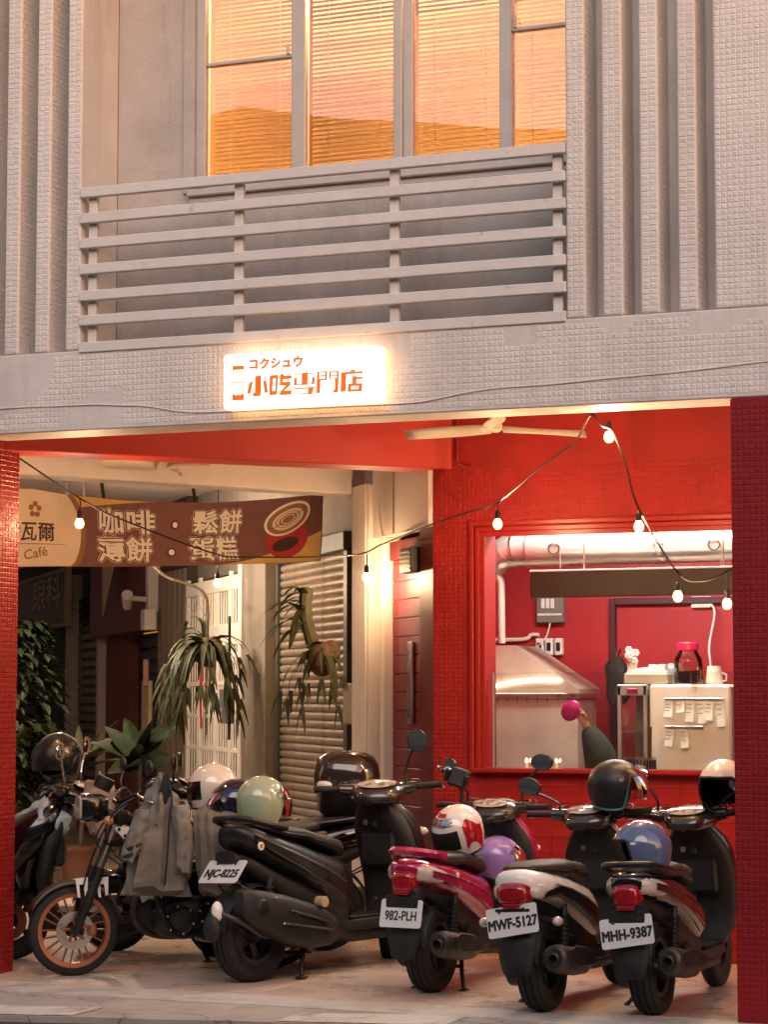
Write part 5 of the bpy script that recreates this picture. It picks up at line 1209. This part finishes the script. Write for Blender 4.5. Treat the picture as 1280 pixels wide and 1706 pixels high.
MB().loft([ring_yz(x, z, hw, hh, 22, 2.6) for x, z, hw, hh in ((.88, .80, .05, .05), (.84, .81, .10, .09), (.70, .805, .13, .105), (.55, .775, .12, .09), (.44, .75, .08, .06))]).build('fuel_tank', M['gloss'], mb_, smooth=55)
MB().loft([ring_yz(x, z, hw, hh, 20, 3) for x, z, hw, hh in ((-.25, .80, .06, .02), (-.2, .80, .11, .035), (.0, .785, .125, .04), (.2, .765, .12, .04), (.36, .755, .10, .04), (.46, .77, .07, .03))]).build('seat', M['seat'], mb_, smooth=50)
MB().loft([ring_yz(x, z, hw, hh, 18, 3) for x, z, hw, hh in ((-.30, .74, .05, .03), (-.1, .70, .09, .06), (.15, .65, .11, .09), (.38, .62, .10, .09), (.45, .62, .06, .06))]).build('side_cover', M['black'], mb_, smooth=45)
fr = MB()
for sg_ in (1, -1):
    fr.tube(catm([(.92, 0, .80), (.78, sg_*.06, .62), (.70, sg_*.10, .35), (.60, sg_*.11, .22), (.36, sg_*.11, .24), (.33, sg_*.11, .42), (.30, sg_*.10, .64)]), .016, 8)
    fr.tube([(.34, sg_*.10, .32), (.0, sg_*.10, RW)], .018, 8)
fr.build('frame', M['black'], mb_, kind='stuff')
en = MB().loft([ring_yz(x, z, hw, hh, 18, 3) for x, z, hw, hh in ((.30, .32, .07, .07), (.36, .31, .11, .11), (.56, .30, .12, .12), (.68, .29, .10, .09), (.72, .29, .06, .05))]).build('crankcase', M['darkmetal'], mb_, smooth=40)
for x, z, r in ((.60, .30, .085), (.43, .33, .065)):
    MB().lathe([(.001, .022), (r*.7, .022), (r*.85, .016), (r, .0), (r, -.02)], 28, frame((1, 0, 0), (0, 0, 1), (0, -1, 0), (x, .125, z))).build('case_cover', M['darkmetal'], en)
    for k in range(6):
        a = 2*pi*k/6+.3; MB().ell((x+r*.92*cos(a), .146, z+r*.92*sin(a)), (.007, .006, .007), 8, 6).build('bolt', M['steel'], en)
cy = MB()
for k in range(7): cy.box((.555-.045+.012*k, -.075, .415+.026*k), (.555+.075+.012*k, .075, .427+.026*k), .004)
cy.box((.55, -.05, .40), (.66, .05, .60), .01)
cy.build('cylinder', M['darkmetal'], mb_, smooth=0, kind='stuff')
MB().ell((.66, .085, .60), (.05, .02, .03), 12, 8).build('spark_cover', M['steel'], mb_)
MB().tube(catm([(.68, -.05, .48), (.80, -.07, .42), (.80, -.10, .28), (.65, -.13, .19), (.3, -.14, .20), (0, -.15, .24)]), .02, 10).tube([(.1, -.15, .23), (-.32, -.16, .33)], [.035, .05], 14).build('exhaust', M['muffler'], mb_)
MB(frame((1, 0, 0), (0, 0, 1), (0, -1, 0), (.16, .13, .34))).prism([(-.12, .05), (.08, .07), (.13, .0), (.10, -.05), (.03, -.02), (-.06, -.03), (-.13, .0)][::-1], -.01, .008, I4).build('footrest_plate', mat('cast_alloy', (.40, .36, .31), .4, .7, var=.2), mb_, smooth=0)
for sg_ in (1, -1):
    MB().tube([(.30, sg_*.13, .31), (.29, sg_*.25, .32)], .014, 10).build('footrest', M['rubber'], mb_)
    s_ = MB().tube([(.02, sg_*.115, RW+.03), (.10, sg_*.115, .62)], .012, 8)
    for k in range(9): f = .2+.075*k; s_.tube([(.02+.08*f, sg_*.115, RW+.03+.35*f-.006), (.02+.08*f, sg_*.115, RW+.03+.35*f+.006)], .024, 12)
    s_.build('shock_absorber', M['darkmetal'], mb_)
MB().tube(catm([(.36, .12, .22), (.42, .15, .18), (.52, .16, .20)]), .009, 8).build('gear_pedal', M['steel'], mb_)
cs = MB()
for sg_ in (1, -1): cs.tube([(.34, sg_*.09, .2), (.28, sg_*.13, .09), (.24, sg_*.15, .01)], [.015, .013, .013], 8); cs.box((.2, sg_*.15-.02, 0), (.28, sg_*.15+.02, .013), .004)
cs.tube([(.3, -.11, .12), (.3, .11, .12)], .01, 8)
cs.build('centre_stand', M['darkmetal'], mb_, smooth=35)
rows = []
for k in range(12):
    a = R(40+11*k); r = .285; rows.append([(r*cos(a), yy, RW+r*sin(a)-(.02 if abs(yy) > .05 else 0)) for yy in (-.065, -.05, 0, .05, .065)])
MB().loft(rows, caps=False, closed=False).build('rear_mudguard', M['black'], mb_, smooth=60)
cab = MB()
for k, pts in enumerate((((.9, .1, .95), (1.03, .12, .82), (.95, .1, .65), (.75, .08, .6)), ((.86, .2, 1.0), (1.0, .18, .9), (1.12, .10, .6), (1.17, .09, .33)), ((.9, -.1, .95), (1.05, -.02, .75), (.92, .04, .6)))): cab.tube(catm(pts), .005, 6)
cab.build('control_cable', M['black'], mb_, kind='stuff')

# ================================================================== CLOTHES AND BAGS
def cloth_loft(mbd, rows, seed, nr=40, amp=.12, sub=7):
    """rows: (centre, ax, ay, dir) from top to bottom; soft vertical folds added"""
    rings = []
    for i in range((len(rows)-1)*sub+1):
        k = min(i//sub, len(rows)-2); t = i/sub-k; t2 = t*t*(3-2*t)
        A_, B_ = rows[k], rows[k+1]
        c_ = Vector(A_[0]).lerp(Vector(B_[0]), t); ax = A_[1]+(B_[1]-A_[1])*t2; ay = A_[2]+(B_[2]-A_[2])*t2
        f = i/((len(rows)-1)*sub)
        r = []
        for j in range(nr):
            th = 2*pi*j/nr
            w = 1+amp*(.3+f)*sin(5*th+seed+2.2*f)+amp*.7*(.4+f)*sin(9*th+seed*2.3-3*f)+amp*1.2*noise.noise(Vector((cos(th)*2, sin(th)*2, f*5+seed)))
            w2 = noise.noise(Vector((cos(th)*1.4+seed, sin(th)*1.4, f*8)))*.012
            r.append(c_+Vector((ax*cos(th)*w, ay*sin(th)*w+w2, .022*sin(2*th+seed+f*4)*f+.012*sin(5*th+seed*2)*f+.008*noise.noise(Vector((th*2, f*10, seed))))))
        rings.append(r)
    mbd.loft(rings, caps=True); return mbd
jk_m = mat('grey_nylon', (.185, .165, .135), .62, var=.10, vscale=5, bump=.6, bscale=22, dirt=(.14, .125, .10), dscale=4, dlo=.5, dhi=.8)
jk2_m = mat('taupe_nylon', (.22, .185, .145), .66, var=.10, vscale=5, bump=.6, bscale=20, dirt=(.165, .135, .105), dscale=4, dlo=.5, dhi=.8)
navy = mat('dark_lining', (.012, .013, .02), .7, var=.2)
jk = thing('jacket', 'grey jacket hanging by its collar from the handlebar of the copper wheeled motorcycle', 'jacket', (1.287, 1.195, 0), R(222))
cloth_loft(MB(), [((.775, .34, 1.13), .012, .016), ((.775, .345, 1.07), .035, .04), ((.765, .35, .98), .085, .062), ((.765, .34, .88), .130, .072), ((.765, .325, .72), .155, .074), ((.77, .31, .56), .165, .070), ((.775, .305, .48), .160, .055)], 1.3, 72, .20).build('body', jk_m, jk, smooth=70)
cloth_loft(MB(), [((.87, .36, .93), .045, .05), ((.905, .38, .84), .052, .05), ((.93, .385, .75), .050, .045), ((.955, .38, .67), .042, .04)], 4.1, 26, .12).build('sleeve', jk_m, jk, smooth=70)
for z, x in ((.735, .932), (.695, .945)):
    MB(Matrix.Translation((x, .384, z)) @ Matrix.Rotation(R(22), 4, 'Y')).loft([ring_xy(q, 0, .054, .049, 24, 2) for q in (-.009, .009)]).build('cuff_stripe', navy, jk, smooth=60)
cloth_loft(MB(), [((.69, .39, .95), .05, .045), ((.665, .405, .84), .056, .048), ((.65, .40, .70), .055, .045), ((.655, .39, .585), .045, .04)], 2.2, 26, .13).build('sleeve', jk_m, jk, smooth=70)
MB(Matrix.Translation((.755, .402, 1.03)) @ Matrix.Rotation(R(-8), 4, 'X')).prism([(-.012, .10), (.02, .09), (.045, -.02), (.03, -.12), (.0, -.16), (-.035, -.06)], 0, .006, frame((1, 0, 0), (0, 0, 1), (0, -1, 0))).build('collar_lining', navy, jk, smooth=0)
for z, x in ((.93, .80), (.85, .815), (.70, .70), (.545, .78)): MB().ell((x, .418, z), (.006, .004, .006), 8, 6).build('snap_button', M['black'], jk)
cl = MB(); cl.tube(catm([(.735, .40, 1.07), (.73, .425, .98), (.745, .428, .86), (.75, .42, .70), (.76, .40, .52)]), .006, 6); cl.build('zip', navy, jk)
j2 = thing('jacket', 'taupe jacket folded over the motorcycle seat under the white helmet', 'jacket', (1.287, 1.195, 0), R(222))
cloth_loft(MB(), [((.36, .06, .955), .03, .03), ((.36, .08, .935), .10, .08), ((.36, .14, .88), .155, .14), ((.355, .19, .80), .165, .12), ((.35, .23, .65), .165, .095), ((.345, .24, .50), .16, .075), ((.345, .235, .445), .15, .055)], 3.0, 64, .13).build('body', jk2_m, j2, smooth=70)
cloth_loft(MB(), [((.20, .19, .84), .06, .07), ((.15, .28, .72), .075, .065), ((.13, .31, .56), .070, .055), ((.135, .31, .40), .056, .048)], 5.5, 28, .12).build('sleeve', jk2_m, j2, smooth=70)

def bag(label, loc, rows, m, seed, name='plastic_bag', amp=.2):
    t = thing(name, label, 'bag', loc)
    cloth_loft(MB(), rows, seed, 30, amp).build('bag_body', m, t, smooth=70)
    MB().tube(catm([Vector(rows[0][0])+Vector((-.02, 0, 0)), Vector(rows[0][0])+Vector((0, 0, .05)), Vector(rows[0][0])+Vector((.02, 0, 0))]), .004, 6).build('bag_handle', m, t)
    return t
bag('light blue plastic bag bulging out of the scooter behind the left red pillar', (-.10, .88, -.06), [((0.06, 0, 1.03), .02, .02), ((0.04, 0, .97), .07, .08), ((0, 0, .88), .17, .10), ((-.04, 0, .78), .17, .10), ((-.05, 0, .70), .08, .06)], mat('pale_blue_plastic', (.42, .55, .56), .35, trans=.1, var=.1), .7)
bag('tan paper bag hanging in front of the black headlight', (.28, .92, .0), [((0, 0, 1.06), .09, .05), ((0, 0, .98), .10, .055), ((0, 0, .86), .095, .05), ((.02, 0, .74), .07, .04)], mat('tan_paper', (.42, .30, .21), .7, var=.1, bump=.4, bscale=20), 2.7, 'paper_bag', .08)
bag('pale green plastic bag hanging behind the copper front wheel', (.74, .72, .0), [((0, 0, .70), .02, .02), ((0, 0, .62), .06, .05), ((.0, 0, .50), .08, .06), ((.0, 0, .42), .05, .04)], mat('pale_green_plastic', (.45, .48, .33), .4, trans=.1, var=.15), 5.1)

# ================================================================== HELMETS
def helmet(label, loc, rz, shell, visor=None, trim=None, full=False, pitch=0.0, roll=0.0, s=1.0, peak=False, lining=None, hang=False):
    t = thing('helmet', label, 'helmet', loc); t.rotation_euler = (roll, pitch, rz); t.scale = (s, s, s)
    a, b, ct_, cb_ = .148, .128, .135, .205
    def edge_z(ph):
        d_ = abs((ph+pi) % (2*pi)-pi)
        if full: return -.118+.012*cos(d_)
        k = min(max((d_-R(48))/R(26), 0), 1); k = k*k*(3-2*k)
        return .040*(1-k)+(-.112+.014*cos(d_*2))*k
    def pt(ph, z, e=0.0):
        c_ = ct_ if z >= 0 else cb_
        q = math.sqrt(max(0, 1-(z/c_)**2)); x, y = (a+e)*q*cos(ph), (b+e)*q*sin(ph)
        if full and cos(ph) > 0 and z < 0: x *= 1+.10*cos(ph)*min(1, -z/.06)
        return (x, y, z+(e if z > .1 else 0))
    NP, NR = 56, 16
    def surf(e, f0=0.0, f1=1.0, flip=False):
        rings = []
        for i in range(NR+1):
            ring = []
            for j in range(NP):
                ph = 2*pi*j/NP; ze = edge_z(ph); th = (i/NR); zt = ct_*.9995
                ang0 = pi/2; ang1 = math.asin(max(-1, min(1, ze/(ct_ if ze >= 0 else cb_))))
                an = ang0+(ang1-ang0)*th; z = sin(an)*(ct_ if an >= 0 else cb_)
                ring.append(pt(ph, min(z, zt), e))
            rings.append(ring)
        return rings
    sh_ = MB().loft(surf(0.0), caps=False).build('shell', shell, t, smooth=70)
    MB().loft(surf(-.012), caps=False).build('lining', lining or M['seat'], t, smooth=70)
    rim = MB(); ring = surf(-.006)[-1]; rim.tube(ring+[ring[0]], .0085, 8, caps=False); rim.build('edge_trim', trim or M['black'], t)
    if full:
        op = MB(); rows = []
        for i in range(9):
            z = .045-.105*i/8; rows.append([pt(R(-62+124*j/22), z, .0025) for j in range(23)])
        op.loft(rows, caps=False, closed=False).build('visor', visor or M['gloss'], t, smooth=80)
    elif visor:
        rows = []
        for i in range(10):
            z = .075-.165*i/9; rows.append([Vector(pt(R(-66+132*j/24), max(z, -.09), .008))+Vector((.035*cos(R(-66+132*j/24))*(i/9)**.7, 0, 0)) for j in range(25)])
        vo = MB().loft(rows, caps=False, closed=False).build('visor', visor, t, smooth=80)
        for sg_ in (1, -1): MB().lathe([(.001, .008), (.014, .007), (.018, 0)], 16, frame((1, 0, 0), (0, 0, 1), (0, -sg_, 0), (.045, sg_*.128, .035))).build('visor_pivot', M['steel'], vo)
    for sg_ in (1, -1): MB().tube(catm([(.02, sg_*.10, -.09), (.03, sg_*.07, -.13), (.03, sg_*.02, -.15)]), .006, 6).build('chin_strap', M['black'], t)
    return t, pt
def shellpatch(t, pt, name, m, fn, e=.002, nu=16, nv=8):
    rows = [[pt(*fn(i/nu, j/nv), e) for j in range(nv+1)] for i in range(nu+1)]
    MB().loft(rows, caps=False, closed=False).build(name, m, t, smooth=80)
hp = lambda n, c, r=.14: mat(n, c, r, var=.04, coat=1.0)
smoke = glass_mat('smoked_visor', .06, (.16, .11, .08)); clearv = glass_mat('clear_visor', .10, (.80, .72, .64))
helmet('mint green open face helmet on the seat of the tall black scooter', (1.415, .735, .975), R(55), hp('mint_paint', (.36, .42, .28)), smoke, hp('mint_trim', (.40, .45, .31)))
helmet('dark navy helmet half hidden behind the mint green helmet', (1.17, .90, .95), R(200), hp('navy_paint', (.008, .010, .028)), smoke, pitch=.2)
h_, pf = helmet('white full face helmet with a dark visor on the folded taupe jacket', (1.005, .95, 1.035), R(206), hp('white_helmet_paint', (.70, .62, .53)), M['gloss'], full=True, pitch=.12)
shellpatch(h_, pf, 'chin_vent', M['black'], lambda u, v: (R(8+22*u), -.065-.03*v))
h_, pf = helmet('white and red full face helmet turned face down on the magenta scooter', (2.555, .79, .835), R(232), hp('white_graphic_paint', (.76, .70, .64)), M['black'], full=True, pitch=R(24), roll=R(-8))
redg = hp('red_graphic', (.42, .008, .02)); silg = mat('silver_graphic', (.42, .38, .36), .2, .7, dirt=(.20, .02, .03), dscale=30, dlo=.5, dhi=.55)
shellpatch(h_, pf, 'red_graphic', redg, lambda u, v: (R(75+50*u), .05-.13*v+.03*sin(u*5)))
shellpatch(h_, pf, 'red_graphic', redg, lambda u, v: (R(-75-45*u), .05-.13*v+.03*sin(u*5)))
shellpatch(h_, pf, 'silver_graphic', silg, lambda u, v: (R(-55+110*u), .07+.035*v))
shellpatch(h_, pf, 'red_graphic', redg, lambda u, v: (R(-35+70*u), .109+.014*v))
helmet('lilac helmet hanging between the magenta and the white scooters', (2.63, 1.24, .655), R(40), hp('lilac_paint', (.30, .19, .50)), clearv, s=.92)
helmet('black open face helmet with teal edge and clear visor on a handlebar', (3.43, .83, 1.085), R(12), mat('matt_black_helmet', (.014, .013, .013), .4, var=.2), clearv, mat('teal_trim', (.02, .22, .22), .4), pitch=R(-6))
h_, pf = helmet('white cap shaped helmet on a handlebar beside the right red pillar', (3.985, .95, 1.09), R(262), hp('white_helmet_gloss', (.78, .68, .60)), None, lining=M['black'])
shellpatch(h_, pf, 'dark_side', M['gloss'], lambda u, v: (R(60+75*u), -.02-.085*v+.05*(1-math.sin(pi*u))))
shellpatch(h_, pf, 'dark_side', M['gloss'], lambda u, v: (R(-60-75*u), -.02-.085*v+.05*(1-math.sin(pi*u))))
h_, pf = helmet('slate blue helmet resting on the tail of the bronze panelled scooter', (3.80, .02, .815), R(205), hp('slate_blue_paint', (.10, .135, .24)), None, M['black'])
shellpatch(h_, pf, 'white_sticker', M['plate'], lambda u, v: (R(60+10*u), .02+.012*v))
helmet('black helmet on the scooter behind the left red pillar', (-.16, 1.20, 1.20), R(250), hp('gloss_black_helmet', (.006, .006, .006), .3), M['black'])

# phone holder on the magenta scooter, cable clamp
ph = thing('phone_holder', 'black phone holder on the left handlebar of the magenta scooter', 'phone holder', (2.40, 1.28, 1.02))
MB().tube([(0, 0, -.08), (0, 0, .03)], .011, 8).build('stem', M['black'], ph)
MB(Matrix.Translation((-.02, -.01, .07)) @ Matrix.Rotation(R(-20), 4, 'X') @ Matrix.Rotation(R(18), 4, 'Y')).box((-.05, -.02, -.05), (.06, .02, .06), .014).build('cradle', M['blackmatt'], ph, smooth=35)
for sx in (-.06, .055): MB(Matrix.Translation((-.02, -.01, .07)) @ Matrix.Rotation(R(18), 4, 'Y')).box((sx-.01, -.035, -.03), (sx+.012, .01, .035), .006).build('clamp', M['black'], ph, smooth=35)

# ================================================================== PLANTS
lf_m = dict(dark=mat('dark_leaf', (.018, .030, .011), .55, var=.3, vscale=9, spec=.25), mid=mat('olive_leaf', (.075, .078, .030), .5, var=.3, vscale=9), lime=mat('lime_leaf', (.20, .22, .035), .45, var=.25, vscale=9), fern=mat('staghorn_leaf', (.042, .052, .019), .6, var=.45, vscale=7, spec=.3, dirt=(.12, .085, .04), dscale=6, dlo=.58, dhi=.75))
stem_m = mat('plant_stem', (.10, .075, .045), .8, var=.3, bump=.4, bscale=40)
def leaf(mbd, base, d_, length, width, droop=.4, fold=.15, seg=7, shape=0, twist=0.0):
    d_ = Vector(d_).normalized(); p = Vector(base); side = d_.cross(Vector((0, 0, 1)))
    side = side.normalized() if side.length > .05 else Vector((1, 0, 0))
    if twist: side = Matrix.Rotation(twist, 3, d_) @ side
    rows = []
    for i in range(seg+1):
        f = i/seg
        w = width*(sin(pi*min(1, f**.75*.94+.03)) if shape == 0 else (.35+.65*sin(pi*min(1, .25+f*.7)))*(1-.6*f))
        up = side.cross(d_).normalized()
        rows.append([p-side*w*.5+up*(fold*w), p-side*w*.22+up*fold*w*.3, p, p+side*w*.22+up*fold*w*.3, p+side*w*.5+up*(fold*w)])
        d_ = (d_+Vector((0, 0, -droop/seg))).normalized(); p = p+d_*(length/seg)
    mbd.loft(rows, caps=False, closed=False); return p, d_
rp_ = random.Random(11)
def rosette(label, base, zc, n, L_, W_, m, cat='plant', droop=.5, spread=1.0, pot=True, up=(.1, .9), name='potted_plant', twist=0.0):
    t = thing(name, label, cat, base)
    if pot:
        MB().lathe([(.001, .0), (.12, .0), (.16, .28), (.175, .28), (.175, .31), (.15, .31), (.14, .27), (.001, .26)], 24).build('pot', mat('clay_pot', (.16, .07, .04), .7, var=.2), t)
    MB().tube(catm([(0, 0, .2 if pot else 0), (.02, .01, zc*.5), (0, 0, zc+.05)]), [.02]*17, 8).build('stem', stem_m, t)
    for k in range(n):
        a = k*2.39996+rp_.uniform(-.3, .3); e = up[0]+(up[1]-up[0])*rp_.random(); ll = L_*rp_.uniform(.75, 1.1)
        mbl = MB(); z0 = zc-.12*rp_.random()
        leaf(mbl, (0, 0, z0), (cos(a)*spread, sin(a)*spread, e), ll, W_*rp_.uniform(.8, 1.1), droop*rp_.uniform(.6, 1.3), .12, 8, twist=twist*rp_.uniform(.4, 1.2)*(1 if cos(a) > 0 else -1))
        mbl.build('leaf', m, t, smooth=80)
    return t
def arm_pt(s, off, z=0.0): return tuple(A0+U*s+NN*off+Vector((0, 0, z)))
rosette('dark plant with large oval leaves fanning out behind the grey jacket', arm_pt(4.95, .85), 1.10, 16, .44, .17, lf_m['dark'], droop=.35, up=(.1, 1.5), twist=R(55))
rosette('lime green leafy plant beside the left red pillar', arm_pt(6.1, 1.55), 1.22, 18, .32, .16, lf_m['lime'], droop=.8, up=(.2, 1.2), twist=R(40))
rosette('olive spiky plant between the lime plant and the oval leaved plant', arm_pt(5.7, 1.2), 1.02, 24, .52, .075, lf_m['mid'], droop=.7, up=(.4, 1.6), twist=R(30))
# tall dark bush by the pillar
bt = thing('bush', 'tall dark bush rising behind the left red pillar', 'bush', arm_pt(6.0, 1.75))
MB().tube(catm([(0, 0, 0), (.05, .02, .6), (-.03, .0, 1.2), (.02, .03, 1.9)]), [.035-.0008*i for i in range(25)], 8).build('stem', stem_m, bt)
fo = MB()
for k in range(1700):
    z = rp_.uniform(.7, 2.2); r = (.20+.22*sin(pi*min(1, max(0, (z-.5)/1.9)))) * math.sqrt(rp_.random()); a = rp_.uniform(0, 2*pi)
    if noise.noise(Vector((cos(a)*1.5, sin(a)*1.5, z*2.2))) < -.2: continue
    leaf(fo, (r*cos(a), r*sin(a), z), (cos(a+rp_.uniform(-.8, .8)), sin(a+rp_.uniform(-.8, .8)), rp_.uniform(-.6, .5)), rp_.uniform(.10, .17), rp_.uniform(.045, .075), .6, .15, 3)
fo.build('foliage', lf_m['dark'], bt, smooth=0, kind='stuff')
# two staghorn ferns mounted on the posts
def staghorn(label, s, off, z, n, L_, wide, seed, uprights):
    t = thing('staghorn_fern', label, 'fern', arm_pt(s, off, z)); q = random.Random(seed)
    bd_ = MB(); bd_.ell((0, 0, 0), (.10, .09, .12), 16, 10); bd_.ell((.05, .03, .05), (.07, .07, .08), 12, 8)
    bd_.build('root_ball', mat('dry_shield_frond', (.12, .075, .04), .85, var=.4, vscale=14, bump=.8, bscale=30), t)
    v = Vector((-.926, -.376, 0)); vt = Vector((.376, -.926, 0))
    for k in range(n):
        dv = v*q.uniform(-.7, wide*.8)+vt*q.uniform(-.2, .7)
        mbl = MB(); e = q.uniform(-.2, .9); ll = L_*q.uniform(.6, 1.1)
        p, d_ = leaf(mbl, (0, 0, .04), (dv.x, dv.y, e), ll*.68, .068*q.uniform(.8, 1.3), q.uniform(2.2, 3.4), .1, 7, shape=1, twist=q.uniform(-1.2, 1.2))
        for fk_ in (-1, 1):
            s2 = d_.cross(Vector((0, 1, .2))).normalized()
            leaf(mbl, p, d_+s2*fk_*.28, ll*.32, .036, .6, .1, 4, shape=1, twist=.6*fk_)
        mbl.build('frond', lf_m['fern'], t, smooth=80)
    for dx, dz, ll in uprights:
        mbl = MB(); p, d_ = leaf(mbl, (0, 0, .05), tuple(v*dx+Vector((0, 0, dz))), ll*.6, .05, .05, .1, 6, shape=1)
        for fk_ in (-1, 1): leaf(mbl, p, d_+v*fk_*.5, ll*.4, .03, .0, .1, 4, shape=1)
        mbl.build('frond', lf_m['fern'], t, smooth=80)
    return t
f1 = staghorn('shaggy staghorn fern hanging in front of the white grille gate', 4.40, .42, 1.90, 70, .72, 1.3, 4, ((.35, 1, .40), (.05, 1, .34), (.6, .8, .3)))
MB().tube(catm([(0, .0, .05), (.02, -.02, .35), (-.05, -.03, .5), (-.3, -.12, .6), (-.42, -.16, .72)]), .012, 8).build('hanging_stem', stem_m, f1)
f2 = staghorn('smaller staghorn fern with a thick bent stem before the roller shutter', 1.38, .32, 1.80, 16, .52, 1.5, 9, ())
MB().tube(catm([(-.0, .0, .0), (-.06, -.03, .12), (-.10, -.05, .30), (-.09, -.05, .48)]), [.05, .048, .046, .045]*6+[.035], 10).build('hanging_stem', mat('green_stem', (.085, .085, .045), .7, var=.3, bump=.4, bscale=30), f2)
q = random.Random(5); vv = Vector((-.926, -.376, 0))
for k in range(15):
    mbl = MB(); p, d_ = leaf(mbl, (-.095, -.05, .44*q.uniform(.45, 1.05)), (vv.x*q.uniform(-.2, 1)-.1, vv.y, q.uniform(-.1, .8)), .36*q.uniform(.7, 1.1), .075, 1.9, .1, 7, shape=1)
    mbl.build('frond', lf_m['fern'], f2, smooth=80)

# ================================================================== SMALL FITTINGS ON THE SIDE ARCADE
eb = thing('eye_clinic_sign', 'dark framed signboard with pale characters beside the left red pillar', 'sign')
eb.matrix_world = ARM @ Matrix.Translation((-14.6, -.15, 2.70))
MB().box((-2.2, 0, -.30), (1.75, .06, .30), .004).build('board', mat('sign_dark_green', (.014, .015, .013), .5, var=.2), eb, smooth=0)
fr = MB().box((-2.25, -.01, -.34), (1.80, .07, -.30), .004).box((1.75, -.01, -.30), (1.80, .07, .30), .004).box((-2.25, -.01, .30), (1.80, .07, .34), .004)
fr.build('frame', mat('sign_frame', (.34, .27, .2), .5), eb, smooth=0)
text_mesh('lettering', '眼科', .42, mat('sign_letter', (.50, .42, .34), .6), frame((1, 0, 0), (0, 0, 1), (0, -1, 0), (.35, -.003, .06)), eb, off=.006, sx=2.6)
cm = thing('security_camera', 'white security camera on a bracket beside the brown panels', 'camera')
cm.matrix_world = ARM @ Matrix.Translation((-8.32, -.14, 2.50))
MB().tube([(-.30, -.10, -.07), (-.12, -.14, .03)], [.05, .055], 16).build('housing', M['cream'], cm)
MB().tube([(-.15, -.12, .0), (.06, .0, -.02)], .025, 8).build('arm', M['cream'], cm)
MB().box((.04, -.04, -.32), (.24, .08, -.12), .01).build('junction_box', M['cream'], cm, smooth=0)
pn = thing('pennant', 'pale triangular pennant hanging before the dark red fascia', 'pennant')
pn.matrix_world = ARM @ Matrix.Translation((-9.7, -.22, 2.9))
MB().prism([(-.36, .02), (.30, .02), (-.34, -.52)], 0, .01, frame((1, 0, 0), (0, 0, 1), (0, -1, 0))).build('cloth', mat('pennant_cloth', (.55, .45, .33), .8), pn, smooth=0)
bx = thing('meter_box', 'pale meter box on the dark recess beside the white pilaster', 'meter box')
bx.matrix_world = ARM @ Matrix.Translation((-1.72, .03, 1.50))
MB().box((-.12, -.07, -.14), (.12, .02, .14), .008).build('case', mat('meter_beige', (.34, .28, .20), .5, var=.1), bx, smooth=0)
MB().tube([(.13, -.03, .2), (.13, -.03, -.2)], .012, 6).build('conduit', M['cream'], bx)
mt = thing('intercom_panel', 'grey intercom panel hung beside the gate under the shaggy fern', 'intercom')
mt.matrix_world = ARM @ Matrix.Translation((-4.9, -.12, 1.45))
MB().box((-.16, -.04, -.12), (.10, .03, .16), .008).build('case', mat('intercom_grey', (.12, .11, .105), .5), mt, smooth=0)
for k in range(2): MB().box((-.13, -.046, -.09+.06*k), (-.06, -.04, -.05+.06*k), .003).build('button', M['alu'], mt, smooth=0)
MB().tube([(.16, -.03, .75), (.17, -.03, .1), (.16, -.03, -.25)], .012, 8).build('cable', M['black'], mt)
dl = thing('door_light', 'small dark vent box over the maroon door', 'vent box')
dl.matrix_world = ARM @ Matrix.Translation((-.36, -.02, 2.42))
MB().box((-.13, -.04, -.09), (.10, .05, .07), .006).build('case', M['black'], dl, smooth=0)
for k in range(5): MB().box((-.12, -.046, -.075+.028*k), (.09, -.04, -.06+.028*k), .002).build('louvre', M['blackmatt'], dl, smooth=0)
lw = thing('cut_wood_plaque', 'pale wooden plaque leaning at the foot of the brown panels', 'plaque')
lw.matrix_world = ARM @ Matrix.Translation((-8.32, -.10, 1.45))
MB().box((-.18, -.02, -.42), (.16, .02, .25), .006).build('board', M['bamboo'], lw, smooth=0)
MB().tube([(.1, -.03, .2), (.08, -.03, .45)], .03, 8).build('ornament', mat('plaque_pink', (.5, .25, .2), .6), lw)
